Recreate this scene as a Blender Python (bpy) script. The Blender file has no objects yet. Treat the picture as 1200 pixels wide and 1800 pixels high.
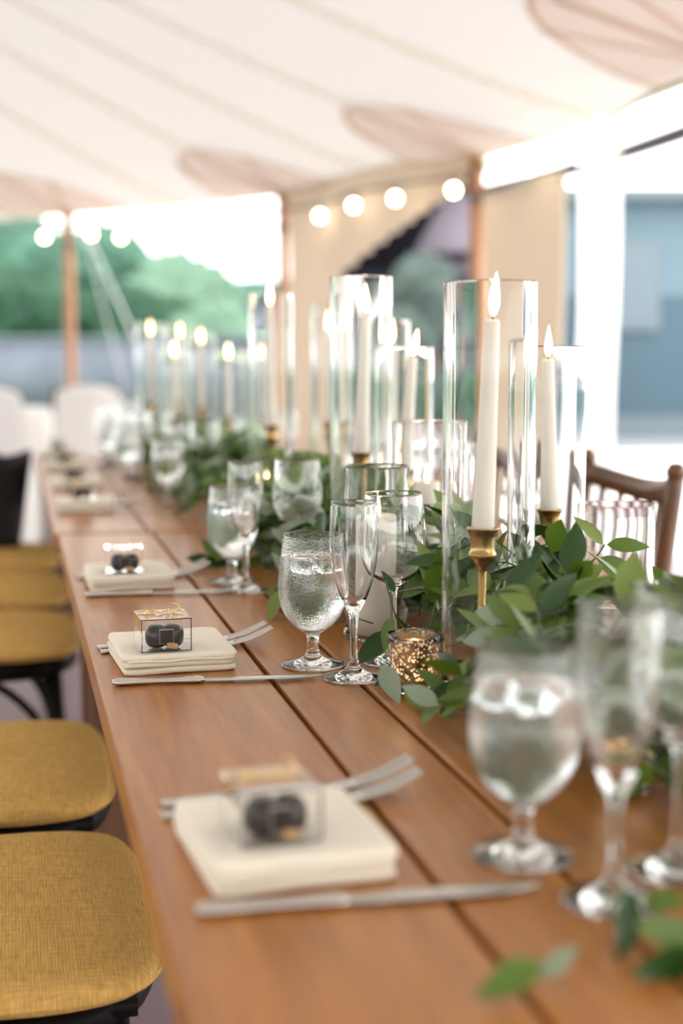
import bpy, math, random
from mathutils import Vector, Matrix, Euler, noise
R = math.radians
PI = math.pi
random.seed(7)
scene = bpy.context.scene
COL = scene.collection

# ------------------------------------------------------------------ camera, sky, exposure
cam_d = bpy.data.cameras.new('camera')
cam = bpy.data.objects.new('camera', cam_d)
COL.objects.link(cam)
cam.location = (0, 0, 1.125)
cam.rotation_euler = (R(90 - 6.30), 0, R(-13.05))
cam_d.sensor_fit = 'VERTICAL'
cam_d.sensor_height = 36.0
cam_d.sensor_width = 24.0
cam_d.lens = 50.0
cam_d.clip_start = 0.05
cam_d.clip_end = 500
cam_d.dof.use_dof = True
cam_d.dof.focus_distance = 1.66
cam_d.dof.aperture_fstop = 2.3
scene.camera = cam

world = bpy.data.worlds.new('overcast_sky')
scene.world = world
world.use_nodes = True
wn = world.node_tree.nodes
wn['Background'].inputs[0].default_value = (1.0, 0.985, 0.965, 1)
wn['Background'].inputs[1].default_value = 3.5

scene.view_settings.view_transform = 'Standard'
scene.view_settings.look = 'None'
scene.view_settings.exposure = 0.40
scene.view_settings.gamma = 1.0
scene.view_settings.use_curve_mapping = False
scene.cycles.max_bounces = 16
scene.cycles.transmission_bounces = 16
scene.cycles.glossy_bounces = 6
scene.cycles.diffuse_bounces = 4
scene.cycles.transparent_max_bounces = 24
scene.cycles.sample_clamp_indirect = 6.0

# ------------------------------------------------------------------ materials
M = {}
def new_mat(name):
    m = bpy.data.materials.new(name)
    m.use_nodes = True
    M[name] = m
    nt = m.node_tree
    return m, nt, nt.nodes['Principled BSDF'], nt.nodes['Material Output']

def lnk(nt, a, b):
    nt.links.new(a, b)

def pbr(name, col, rough=0.5, metal=0.0, spec=0.5, coat=0.0, coat_rough=0.1, vary=0.0, vscale=6.0, bump=0.0, bscale=60.0,
        trans=0.0, stretch=None, ior=1.5, sheen=0.0):
    m, nt, p, out = new_mat(name)
    p.inputs['Base Color'].default_value = (*col, 1)
    p.inputs['Roughness'].default_value = rough
    p.inputs['Metallic'].default_value = metal
    p.inputs['Specular IOR Level'].default_value = spec
    p.inputs['Coat Weight'].default_value = coat
    p.inputs['Coat Roughness'].default_value = coat_rough
    p.inputs['IOR'].default_value = ior
    p.inputs['Sheen Weight'].default_value = sheen
    tc = nt.nodes.new('ShaderNodeTexCoord')
    vec = tc.outputs['Object']
    if stretch:
        mp = nt.nodes.new('ShaderNodeMapping')
        mp.inputs['Scale'].default_value = stretch
        lnk(nt, vec, mp.inputs['Vector'])
        vec = mp.outputs['Vector']
    if vary > 0:
        n = nt.nodes.new('ShaderNodeTexNoise')
        n.inputs['Scale'].default_value = vscale
        n.inputs['Detail'].default_value = 4
        lnk(nt, vec, n.inputs['Vector'])
        mx = nt.nodes.new('ShaderNodeMix')
        mx.data_type = 'RGBA'
        mx.inputs['A'].default_value = (*[c * (1 - vary) for c in col], 1)
        mx.inputs['B'].default_value = (*[min(1, c * (1 + vary)) for c in col], 1)
        lnk(nt, n.outputs['Fac'], mx.inputs['Factor'])
        lnk(nt, mx.outputs['Result'], p.inputs['Base Color'])
    if bump > 0:
        n2 = nt.nodes.new('ShaderNodeTexNoise')
        n2.inputs['Scale'].default_value = bscale
        n2.inputs['Detail'].default_value = 3
        lnk(nt, vec, n2.inputs['Vector'])
        b = nt.nodes.new('ShaderNodeBump')
        b.inputs['Strength'].default_value = bump
        b.inputs['Distance'].default_value = 0.01
        lnk(nt, n2.outputs['Fac'], b.inputs['Height'])
        lnk(nt, b.outputs['Normal'], p.inputs['Normal'])
    if trans > 0:
        t = nt.nodes.new('ShaderNodeBsdfTranslucent')
        t.inputs['Color'].default_value = (*col, 1)
        mix = nt.nodes.new('ShaderNodeMixShader')
        mix.inputs[0].default_value = trans
        lnk(nt, p.outputs[0], mix.inputs[1])
        lnk(nt, t.outputs[0], mix.inputs[2])
        lnk(nt, mix.outputs[0], out.inputs[0])
    return m

def canvas(name, dif, tra, fac):
    m, nt, p, out = new_mat(name)
    p.inputs['Base Color'].default_value = (*dif, 1)
    p.inputs['Roughness'].default_value = 0.9
    p.inputs['Specular IOR Level'].default_value = 0.1
    n = nt.nodes.new('ShaderNodeTexNoise')
    n.inputs['Scale'].default_value = 1.3
    n.inputs['Detail'].default_value = 5
    mx = nt.nodes.new('ShaderNodeMix')
    mx.data_type = 'RGBA'
    mx.inputs['A'].default_value = (*[c * .96 for c in tra], 1)
    mx.inputs['B'].default_value = (*[min(1, c * 1.04) for c in tra], 1)
    lnk(nt, n.outputs['Fac'], mx.inputs['Factor'])
    t = nt.nodes.new('ShaderNodeBsdfTranslucent')
    lnk(nt, mx.outputs['Result'], t.inputs['Color'])
    mix = nt.nodes.new('ShaderNodeMixShader')
    mix.inputs[0].default_value = fac
    lnk(nt, p.outputs[0], mix.inputs[1])
    lnk(nt, t.outputs[0], mix.inputs[2])
    lnk(nt, mix.outputs[0], out.inputs[0])
    return m

def emit(name, col, strength):
    m, nt, p, out = new_mat(name)
    e = nt.nodes.new('ShaderNodeEmission')
    e.inputs[0].default_value = (*col, 1)
    e.inputs[1].default_value = strength
    lnk(nt, e.outputs[0], out.inputs[0])
    return m

def glass(name, col=(1, 1, 1), ior=1.5, rough=0.0, bump=0.0, bscale=40.0):
    m, nt, p, out = new_mat(name)
    g = nt.nodes.new('ShaderNodeBsdfGlass')
    g.inputs['Color'].default_value = (*col, 1)
    g.inputs['Roughness'].default_value = rough
    g.inputs['IOR'].default_value = ior
    if bump > 0:
        tc = nt.nodes.new('ShaderNodeTexCoord')
        n = nt.nodes.new('ShaderNodeTexNoise')
        n.inputs['Scale'].default_value = bscale
        n.inputs['Detail'].default_value = 2
        lnk(nt, tc.outputs['Object'], n.inputs['Vector'])
        b = nt.nodes.new('ShaderNodeBump')
        b.inputs['Strength'].default_value = bump
        b.inputs['Distance'].default_value = 0.002
        lnk(nt, n.outputs['Fac'], b.inputs['Height'])
        lnk(nt, b.outputs['Normal'], g.inputs['Normal'])
    lnk(nt, g.outputs[0], out.inputs[0])
    return m

def wood(name, c1, c2, rough, coat, axis=1, scale=1.0):
    m, nt, p, out = new_mat(name)
    tc = nt.nodes.new('ShaderNodeTexCoord')
    oi = nt.nodes.new('ShaderNodeObjectInfo')
    add = nt.nodes.new('ShaderNodeVectorMath')
    add.operation = 'ADD'
    cmb = nt.nodes.new('ShaderNodeCombineXYZ')
    mul = nt.nodes.new('ShaderNodeMath')
    mul.operation = 'MULTIPLY'
    mul.inputs[1].default_value = 17.0
    lnk(nt, oi.outputs['Random'], mul.inputs[0])
    for k in range(3):
        lnk(nt, mul.outputs[0], cmb.inputs[k])
    lnk(nt, tc.outputs['Object'], add.inputs[0])
    lnk(nt, cmb.outputs[0], add.inputs[1])
    mp = nt.nodes.new('ShaderNodeMapping')
    s = [9 * scale, 9 * scale, 9 * scale]
    s[axis] = 0.55 * scale
    mp.inputs['Scale'].default_value = s
    lnk(nt, add.outputs[0], mp.inputs['Vector'])
    n = nt.nodes.new('ShaderNodeTexNoise')
    n.inputs['Scale'].default_value = 3.0
    n.inputs['Detail'].default_value = 6
    n.inputs['Distortion'].default_value = 1.2
    lnk(nt, mp.outputs[0], n.inputs['Vector'])
    n2 = nt.nodes.new('ShaderNodeTexNoise')
    n2.inputs['Scale'].default_value = 14.0
    n2.inputs['Detail'].default_value = 4
    lnk(nt, mp.outputs[0], n2.inputs['Vector'])
    mm = nt.nodes.new('ShaderNodeMath')
    mm.operation = 'MULTIPLY_ADD'
    mm.inputs[1].default_value = 0.45
    lnk(nt, n2.outputs['Fac'], mm.inputs[0])
    m3 = nt.nodes.new('ShaderNodeMath')
    m3.operation = 'MULTIPLY'
    m3.inputs[1].default_value = 0.6
    lnk(nt, n.outputs['Fac'], m3.inputs[0])
    lnk(nt, m3.outputs[0], mm.inputs[2])
    ramp = nt.nodes.new('ShaderNodeValToRGB')
    ramp.color_ramp.elements[0].position = 0.32
    ramp.color_ramp.elements[0].color = (*c1, 1)
    ramp.color_ramp.elements[1].position = 0.72
    ramp.color_ramp.elements[1].color = (*c2, 1)
    lnk(nt, mm.outputs[0], ramp.inputs[0])
    lnk(nt, ramp.outputs[0], p.inputs['Base Color'])
    p.inputs['Roughness'].default_value = rough
    p.inputs['Coat Weight'].default_value = coat
    p.inputs['Coat Roughness'].default_value = 0.16
    b = nt.nodes.new('ShaderNodeBump')
    b.inputs['Strength'].default_value = 0.06
    b.inputs['Distance'].default_value = 0.004
    lnk(nt, n2.outputs['Fac'], b.inputs['Height'])
    lnk(nt, b.outputs['Normal'], p.inputs['Normal'])
    return m

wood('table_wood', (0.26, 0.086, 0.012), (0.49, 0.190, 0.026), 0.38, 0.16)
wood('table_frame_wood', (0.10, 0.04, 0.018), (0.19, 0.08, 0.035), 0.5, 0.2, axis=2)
wood('dark_chair_wood', (0.002, 0.0015, 0.0015), (0.006, 0.004, 0.003), 0.5, 0.0, axis=2)
M['dark_chair_wood'].node_tree.nodes['Principled BSDF'].inputs['Specular IOR Level'].default_value = 0.12
wood('chestnut_wood', (0.075, 0.03, 0.011), (0.17, 0.072, 0.027), 0.35, 0.3, axis=2)
wood('pole_wood', (0.33, 0.14, 0.06), (0.52, 0.26, 0.13), 0.5, 0.1, axis=2)
canvas('canopy_canvas', (0.70, 0.65, 0.58), (0.328, 0.324, 0.315), 0.42)
canvas('canopy_seam', (0.70, 0.65, 0.56), (1.0, 0.96, 0.86), 0.66)
canvas('canopy_patch', (0.72, 0.62, 0.57), (1.0, 0.90, 0.84), 0.66)
canvas('patch_binding', (0.66, 0.54, 0.45), (0.95, 0.80, 0.68), 0.60)
canvas('curtain_canvas', (0.80, 0.74, 0.65), (0.70, 0.61, 0.50), 0.40)
canvas('white_curtain', (0.9, 0.9, 0.9), (1.0, 1.0, 1.0), 0.75)
pbr('webbing', (0.75, 0.78, 0.78), 0.8)
pbr('rope_grey', (0.16, 0.16, 0.19), 0.8, spec=0.1)
pbr('cable_black', (0.10, 0.09, 0.10), 0.6)
pbr('floor_paving', (0.324, 0.234, 0.252), 0.55, vary=0.2, vscale=3, bump=0.2, bscale=30)
pbr('lawn_grass', (0.067, 0.144, 0.056), 0.9, vary=0.35, vscale=2, bump=0.5, bscale=40)
pbr('terrace_stone', (0.85, 0.84, 0.82), 0.8, vary=0.06, vscale=1.2)
pbr('gravel_grey', (0.244, 0.260, 0.289), 0.9, vary=0.15, vscale=4)
pbr('wall_stone', (0.142, 0.166, 0.204), 0.9, vary=0.35, vscale=1.5)
pbr('tree_teal', (0.105, 0.240, 0.172), 0.8, vary=0.45, vscale=1.1, bump=1.0, bscale=5, trans=0.3)  # slight teal cast of distance haze is put into the leaf colour
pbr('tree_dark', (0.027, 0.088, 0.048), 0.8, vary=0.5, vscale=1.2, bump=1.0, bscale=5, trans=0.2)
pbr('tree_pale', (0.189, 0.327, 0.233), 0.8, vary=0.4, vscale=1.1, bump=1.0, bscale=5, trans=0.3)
pbr('bark', (0.10, 0.075, 0.055), 0.9, vary=0.3, vscale=8)
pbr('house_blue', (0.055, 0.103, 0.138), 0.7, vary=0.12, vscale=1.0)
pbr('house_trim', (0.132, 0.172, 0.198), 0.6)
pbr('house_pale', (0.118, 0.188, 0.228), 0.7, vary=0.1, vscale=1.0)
pbr('house_pane', (0.103, 0.148, 0.179), 0.2)
pbr('roof_black', (0.004, 0.004, 0.006), 0.8, spec=0.05, vary=0.3, vscale=4)
pbr('wall_mauve', (0.235, 0.204, 0.251), 0.8, vary=0.08, vscale=3)
pbr('wall_slate', (0.024, 0.032, 0.041), 0.8, spec=0.15, vary=0.4, vscale=3)
pbr('shrub_grey', (0.063, 0.092, 0.082), 0.9, vary=0.5, vscale=4, bump=1.0, bscale=12)
pbr('cushion_fabric', (0.68, 0.42, 0.125), 0.95, vary=0.10, vscale=9, spec=0.1)
def weave(mname):
    m = M[mname]; nt = m.node_tree; p = nt.nodes['Principled BSDF']
    tc = nt.nodes.new('ShaderNodeTexCoord')
    hs = []
    for ax in ('X', 'Y'):
        mp = nt.nodes.new('ShaderNodeMapping')
        mp.inputs['Scale'].default_value = (1, 1, 1)
        lnk(nt, tc.outputs['Object'], mp.inputs[0])
        w = nt.nodes.new('ShaderNodeTexWave')
        w.bands_direction = ax
        w.inputs['Scale'].default_value = 85
        w.inputs['Distortion'].default_value = 3.0
        w.inputs['Detail'].default_value = 3
        w.inputs['Detail Scale'].default_value = 0.4
        lnk(nt, mp.outputs[0], w.inputs[0])
        hs.append(w.outputs['Fac'])
    a = nt.nodes.new('ShaderNodeMath'); a.operation = 'ADD'
    lnk(nt, hs[0], a.inputs[0]); lnk(nt, hs[1], a.inputs[1])
    b = nt.nodes.new('ShaderNodeBump')
    for st_ in ((420, 38, 60), (38, 420, 60)):          # slubby threads both ways
        mp = nt.nodes.new('ShaderNodeMapping'); mp.inputs['Scale'].default_value = st_
        lnk(nt, tc.outputs['Object'], mp.inputs[0])
        nz = nt.nodes.new('ShaderNodeTexNoise'); nz.inputs['Scale'].default_value = 1.0; nz.inputs['Detail'].default_value = 1
        lnk(nt, mp.outputs[0], nz.inputs['Vector'])
        mr = nt.nodes.new('ShaderNodeMapRange'); mr.inputs[1].default_value = 0.3; mr.inputs[2].default_value = 0.7; mr.inputs[3].default_value = 0.86; mr.inputs[4].default_value = 1.12
        lnk(nt, nz.outputs['Fac'], mr.inputs[0])
        src = p.inputs['Base Color'].links[0].from_socket
        ml = nt.nodes.new('ShaderNodeMix'); ml.data_type = 'RGBA'; ml.blend_type = 'MULTIPLY'; ml.inputs['Factor'].default_value = 1.0
        lnk(nt, src, ml.inputs['A']); lnk(nt, mr.outputs[0], ml.inputs['B']); lnk(nt, ml.outputs['Result'], p.inputs['Base Color'])
    b.inputs['Strength'].default_value = 0.3
    b.inputs['Distance'].default_value = 0.0015
    lnk(nt, a.outputs[0], b.inputs['Height'])
    lnk(nt, b.outputs['Normal'], p.inputs['Normal'])
weave('cushion_fabric')
pbr('napkin_linen', (0.95, 0.88, 0.73), 0.85, bump=0.05, bscale=400, trans=0.1, sheen=0.2)
pbr('steel', (0.56, 0.53, 0.49), 0.2, metal=1.0, bump=0.02, bscale=20)
pbr('brass', (0.40, 0.265, 0.10), 0.26, metal=1.0, vary=0.15, vscale=30)
pbr('gold_wire', (0.85, 0.62, 0.28), 0.2, metal=1.0)
pbr('gold_chip', (0.80, 0.55, 0.28), 0.4, metal=0.3)
pbr('chocolate', (0.008, 0.007, 0.008), 0.32, coat=0.3)
pbr('black_card', (0.006, 0.006, 0.007), 0.4)
pbr('plaque_edge', (0.45, 0.42, 0.40), 0.4)
pbr('candle_wax', (0.94, 0.90, 0.82), 0.45, trans=0.30)
pbr('wick', (0.02, 0.015, 0.01), 0.9)
pbr('leaf_deep', (0.022, 0.068, 0.007), 0.36, vary=0.3, vscale=30, trans=0.12, spec=0.45)
pbr('leaf_mid', (0.097, 0.175, 0.018), 0.38, vary=0.25, vscale=30, trans=0.22, spec=0.45)
pbr('leaf_olive', (0.19, 0.265, 0.06), 0.42, vary=0.2, vscale=30, trans=0.25, spec=0.4)
pbr('leaf_pale', (0.27, 0.345, 0.235), 0.5, vary=0.15, vscale=30, trans=0.15, spec=0.4)
pbr('stem_green', (0.10, 0.12, 0.04), 0.6)
pbr('petal_white', (0.82, 0.82, 0.74), 0.6, trans=0.25)
pbr('petal_core', (0.55, 0.50, 0.20), 0.7)
pbr('cloth_white', (0.82, 0.82, 0.80), 0.9, trans=0.1)
pbr('bag_leather', (0.008, 0.008, 0.009), 0.4, bump=0.1, bscale=90, spec=0.3)
emit('flame', (1.0, 0.66, 0.33), 13.0)
emit('bulb_glow', (1.0, 0.80, 0.52), 16.0)
glass('clear_glass', (0.995, 0.999, 0.997), 1.5)
glass('hurricane_glass', (0.994, 0.999, 0.998), 1.23, bump=0.03, bscale=9)
glass('acrylic', (1, 1, 1), 1.3)
glass('water', (0.99, 1, 1), 1.33)
glass('ice', (0.98, 1, 1), 1.29, bump=0.7, bscale=90)

def misted_glass():
    m, nt, p, out = new_mat('misted_glass')
    tc = nt.nodes.new('ShaderNodeTexCoord')
    n = nt.nodes.new('ShaderNodeTexNoise')
    n.inputs['Scale'].default_value = 260; n.inputs['Detail'].default_value = 2
    v = nt.nodes.new('ShaderNodeTexVoronoi')
    v.inputs['Scale'].default_value = 420
    big = nt.nodes.new('ShaderNodeTexNoise')
    big.inputs['Scale'].default_value = 35; big.inputs['Detail'].default_value = 3
    for t in (n, v, big):
        lnk(nt, tc.outputs['Object'], t.inputs['Vector'])
    sep = nt.nodes.new('ShaderNodeSeparateXYZ')
    lnk(nt, tc.outputs['Object'], sep.inputs[0])
    lo = nt.nodes.new('ShaderNodeMapRange')                  # only the cold bowl beads up, not stem and foot
    lo.inputs[1].default_value = 0.042; lo.inputs[2].default_value = 0.056
    lnk(nt, sep.outputs['Z'], lo.inputs[0])
    mm = nt.nodes.new('ShaderNodeMath'); mm.operation = 'MULTIPLY'
    lnk(nt, v.outputs['Distance'], mm.inputs[0]); lnk(nt, lo.outputs[0], mm.inputs[1])
    b = nt.nodes.new('ShaderNodeBump')
    b.inputs['Strength'].default_value = 0.16; b.inputs['Distance'].default_value = 0.0010
    lnk(nt, mm.outputs[0], b.inputs['Height'])
    rr = nt.nodes.new('ShaderNodeMapRange')
    rr.inputs[1].default_value = 0.42; rr.inputs[2].default_value = 0.62
    rr.inputs[3].default_value = 0.0; rr.inputs[4].default_value = 0.03
    lnk(nt, big.outputs['Fac'], rr.inputs[0])
    r2 = nt.nodes.new('ShaderNodeMath'); r2.operation = 'MULTIPLY'
    lnk(nt, rr.outputs[0], r2.inputs[0]); lnk(nt, lo.outputs[0], r2.inputs[1])
    g = nt.nodes.new('ShaderNodeBsdfGlass')
    g.inputs['IOR'].default_value = 1.5
    g.inputs['Color'].default_value = (0.995, 0.999, 0.997, 1)
    lnk(nt, r2.outputs[0], g.inputs['Roughness'])
    lnk(nt, b.outputs['Normal'], g.inputs['Normal'])
    lnk(nt, g.outputs[0], out.inputs[0])
misted_glass()

def mercury_glass():
    m, nt, p, out = new_mat('mercury_glass')
    tc = nt.nodes.new('ShaderNodeTexCoord')
    v = nt.nodes.new('ShaderNodeTexVoronoi')
    v.inputs['Scale'].default_value = 280
    n = nt.nodes.new('ShaderNodeTexNoise')
    n.inputs['Scale'].default_value = 120; n.inputs['Detail'].default_value = 3
    lnk(nt, tc.outputs['Object'], v.inputs['Vector'])
    lnk(nt, tc.outputs['Object'], n.inputs['Vector'])
    a = nt.nodes.new('ShaderNodeMath'); a.operation = 'ADD'
    lnk(nt, v.outputs['Distance'], a.inputs[0]); lnk(nt, n.outputs['Fac'], a.inputs[1])
    st = nt.nodes.new('ShaderNodeMapRange')
    st.inputs[1].default_value = 0.80; st.inputs[2].default_value = 0.92; st.inputs[3].default_value = 1.0; st.inputs[4].default_value = 0.0
    lnk(nt, a.outputs[0], st.inputs[0])
    p.inputs['Base Color'].default_value = (0.66, 0.52, 0.34, 1)
    p.inputs['Metallic'].default_value = 1.0
    p.inputs['Roughness'].default_value = 0.25
    t = nt.nodes.new('ShaderNodeBsdfTranslucent')
    t.inputs['Color'].default_value = (0.95, 0.93, 0.88, 1)
    tp = nt.nodes.new('ShaderNodeBsdfTransparent')
    tp.inputs['Color'].default_value = (1.0, 0.86, 0.66, 1)
    m1 = nt.nodes.new('ShaderNodeMixShader'); m1.inputs[0].default_value = 0.03
    lnk(nt, t.outputs[0], m1.inputs[1]); lnk(nt, tp.outputs[0], m1.inputs[2])
    m2 = nt.nodes.new('ShaderNodeMixShader')
    lnk(nt, st.outputs[0], m2.inputs[0])
    lnk(nt, p.outputs[0], m2.inputs[1]); lnk(nt, m1.outputs[0], m2.inputs[2])
    lnk(nt, m2.outputs[0], out.inputs[0])
mercury_glass()

# ------------------------------------------------------------------ mesh helpers
class MB:
    def __init__(s):
        s.v = []; s.f = []
    def add(s, verts, faces, mat=None):
        k = len(s.v)
        s.v += [tuple(mat @ Vector(p)) if mat else tuple(p) for p in verts]
        s.f += [tuple(i + k for i in f) for f in faces]
        return s
    def box(s, c, size, mat=None):
        x, y, z = c; a, b, d = size[0] / 2, size[1] / 2, size[2] / 2
        vs = [(x + i * a, y + j * b, z + k * d) for k in (-1, 1) for j in (-1, 1) for i in (-1, 1)]
        fs = [(0, 2, 3, 1), (4, 5, 7, 6), (0, 1, 5, 4), (2, 6, 7, 3), (0, 4, 6, 2), (1, 3, 7, 5)]
        return s.add(vs, fs, mat)
    def lathe(s, prof, seg=40, c=(0, 0, 0), mat=None, wob=None):
        vs = []; fs = []; rings = []
        for (r, z) in prof:
            if r < 1e-6:
                rings.append([len(vs)]); vs.append((c[0], c[1], c[2] + z))
            else:
                ring = []
                for k in range(seg):
                    a = 2 * PI * k / seg
                    rr = r * (wob(a, z) if wob else 1)
                    ring.append(len(vs)); vs.append((c[0] + rr * math.cos(a), c[1] + rr * math.sin(a), c[2] + z))
                rings.append(ring)
        for A, B in zip(rings, rings[1:]):
            for k in range(seg):
                k2 = (k + 1) % seg
                if len(A) == 1 and len(B) == 1: continue
                if len(A) == 1: fs.append((A[0], B[k2], B[k]))
                elif len(B) == 1: fs.append((A[k], A[k2], B[0]))
                else: fs.append((A[k], A[k2], B[k2], B[k]))
        return s.add(vs, fs, mat)
    def tube(s, path, rad, seg=8, flat=1.0, up=Vector((0, 0, 1)), mat=None, closed=False):
        path = [Vector(p) for p in path]
        n = len(path); vs = []; fs = []
        for i, p in enumerate(path):
            if closed: t = path[(i + 1) % n] - path[i - 1]
            else: t = path[min(i + 1, n - 1)] - path[max(i - 1, 0)]
            t.normalize()
            u = up if abs(t.dot(up)) < 0.98 else Vector((1, 0, 0))
            b = t.cross(u).normalized(); nn = b.cross(t)
            r = rad[i] if isinstance(rad, (list, tuple)) else rad
            fl = flat[i] if isinstance(flat, (list, tuple)) else flat
            for k in range(seg):
                a = 2 * PI * k / seg
                vs.append(p + b * (r * math.cos(a)) + nn * (r * fl * math.sin(a)))
        m = n if closed else n - 1
        for i in range(m):
            for k in range(seg):
                k2 = (k + 1) % seg; j = (i + 1) % n
                fs.append((i * seg + k, i * seg + k2, j * seg + k2, j * seg + k))
        if not closed:
            fs.append(tuple(range(seg - 1, -1, -1)))
            fs.append(tuple((n - 1) * seg + k for k in range(seg)))
        return s.add(vs, fs, mat)
    def grid(s, fn, nu, nv, mat=None, wrap=False):
        vs = [fn(i / nu, j / nv) for j in range(nv + 1) for i in range(nu + (0 if wrap else 1))]
        w = nu if wrap else nu + 1
        fs = []
        for j in range(nv):
            for i in range(nu):
                i2 = (i + 1) % w if wrap else i + 1
                fs.append((j * w + i, j * w + i2, (j + 1) * w + i2, (j + 1) * w + i))
        return s.add(vs, fs, mat)
    def mesh(s, name, mat, smooth=True):
        me = bpy.data.meshes.new(name)
        me.from_pydata([tuple(p) for p in s.v], [], s.f)
        if smooth:
            me.polygons.foreach_set('use_smooth', [True] * len(me.polygons))
        if mat: me.materials.append(M[mat])
        me.update()
        return me
    def build(s, name, mat, parent=None, smooth=True, loc=None, rot=None, bevel=0.0, solid=0.0):
        return put(name, s.mesh(name, mat, smooth), parent, loc, rot, bevel, solid)

def put(name, me, parent=None, loc=None, rot=None, bevel=0.0, solid=0.0):
    o = bpy.data.objects.new(name, me)
    COL.objects.link(o)
    if parent: o.parent = parent
    if loc: o.location = loc
    if rot: o.rotation_euler = rot
    if solid:
        md = o.modifiers.new('thickness', 'SOLIDIFY'); md.thickness = solid; md.offset = 0
    if bevel:
        md = o.modifiers.new('bevel', 'BEVEL'); md.width = bevel; md.segments = 2; md.limit_method = 'ANGLE'
    return o

def tag(o, label, cat, group=None, kind=None):
    o['label'] = label; o['category'] = cat
    if group: o['group'] = group
    if kind: o['kind'] = kind
    return o

def thing(name, loc, rz, label, cat, group=None, rot=None):
    o = bpy.data.objects.new(name, None)
    o.empty_display_size = 0.05
    COL.objects.link(o)
    o.location = loc
    o.rotation_euler = rot if rot else (0, 0, rz)
    return tag(o, label, cat, group)

def structure(o):
    o['kind'] = 'structure'
    return o

def copy_tree(src, loc, rz, label, group=None, parent=None):
    c = src.copy(); COL.objects.link(c)
    if parent is None:
        c.location = loc; c.rotation_euler = (src.rotation_euler.x, src.rotation_euler.y, rz)
        c['label'] = label
        if group: c['group'] = group
    else:
        c.parent = parent
    for ch in src.children:
        copy_tree(ch, None, None, None, parent=c)
    return c

def smooth_path(pts, n=6):
    pts = [Vector(p) for p in pts]; out = []
    for i in range(len(pts) - 1):
        p0 = pts[max(i - 1, 0)]; p1 = pts[i]; p2 = pts[i + 1]; p3 = pts[min(i + 2, len(pts) - 1)]
        for k in range(n):
            t = k / n
            out.append(0.5 * ((2 * p1) + (-p0 + p2) * t + (2 * p0 - 5 * p1 + 4 * p2 - p3) * t * t + (-p0 + 3 * p1 - 3 * p2 + p3) * t ** 3))
    out.append(pts[-1])
    return out

TZ = 0.76     # height of the table tops

# ------------------------------------------------------------------ setting: ground
fl = MB()
def floor_pt(u, v):
    return (-16 + 19.6 * u, -24 + 38.6 * v, 0.0)
fl.grid(floor_pt, 2, 2)
structure(fl.build('floor', 'floor_paving', smooth=False))
g = MB(); g.box((-30, 60, -0.06), (220, 260, 0.08))
structure(g.build('trim_1', 'lawn_grass', smooth=False))
g = MB(); g.add([(3.6, -24, 0.0), (22, -24, 0.0), (22, 15.5, 0.0), (3.6, 15.5, 0.0)], [(0, 1, 2, 3)])
structure(g.build('trim_2', 'terrace_stone', smooth=False))
g = MB(); g.add([(3.6, 15.5, 0.0), (30, 15.5, 0.0), (30, 32, 0.0), (3.6, 32, 0.0)], [(0, 1, 2, 3)])
structure(g.build('trim_3', 'gravel_grey', smooth=False))

# ------------------------------------------------------------------ setting: sailcloth canopy
AX, AY0, AY1, RAD, EAVE = -4.3, -10.0, 6.9, 7.16, 2.3
def canopy_z(r):
    return EAVE + 2.75 * max(0.0, 1 - r / RAD) ** 1.18
def canopy_pt(q, a, r, dz=0.0):
    # q = y on the ridge, a = azimuth of the outward direction
    return Vector((AX + r * math.cos(a), q + r * math.sin(a), canopy_z(r) + dz))
ring = []
for k in range(15): ring.append((AY0 + (AY1 - AY0) * k / 14, 0.0))
for k in range(1, 33): ring.append((AY1, PI * k / 32))
for k in range(1, 15): ring.append((AY1 + (AY0 - AY1) * k / 14, PI))
for k in range(1, 32): ring.append((AY0, PI + PI * k / 32))
cm = MB()
NR = 18
for (q, a) in ring:
    for j in range(NR + 1):
        cm.v.append(tuple(canopy_pt(q, a, 0.02 + (RAD - 0.02) * j / NR)))
n = len(ring)
for i in range(n):
    i2 = (i + 1) % n
    for j in range(NR):
        cm.f.append((i * (NR + 1) + j, i * (NR + 1) + j + 1, i2 * (NR + 1) + j + 1, i2 * (NR + 1) + j))
ceiling = structure(cm.build('ceiling', 'canopy_canvas'))

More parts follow.
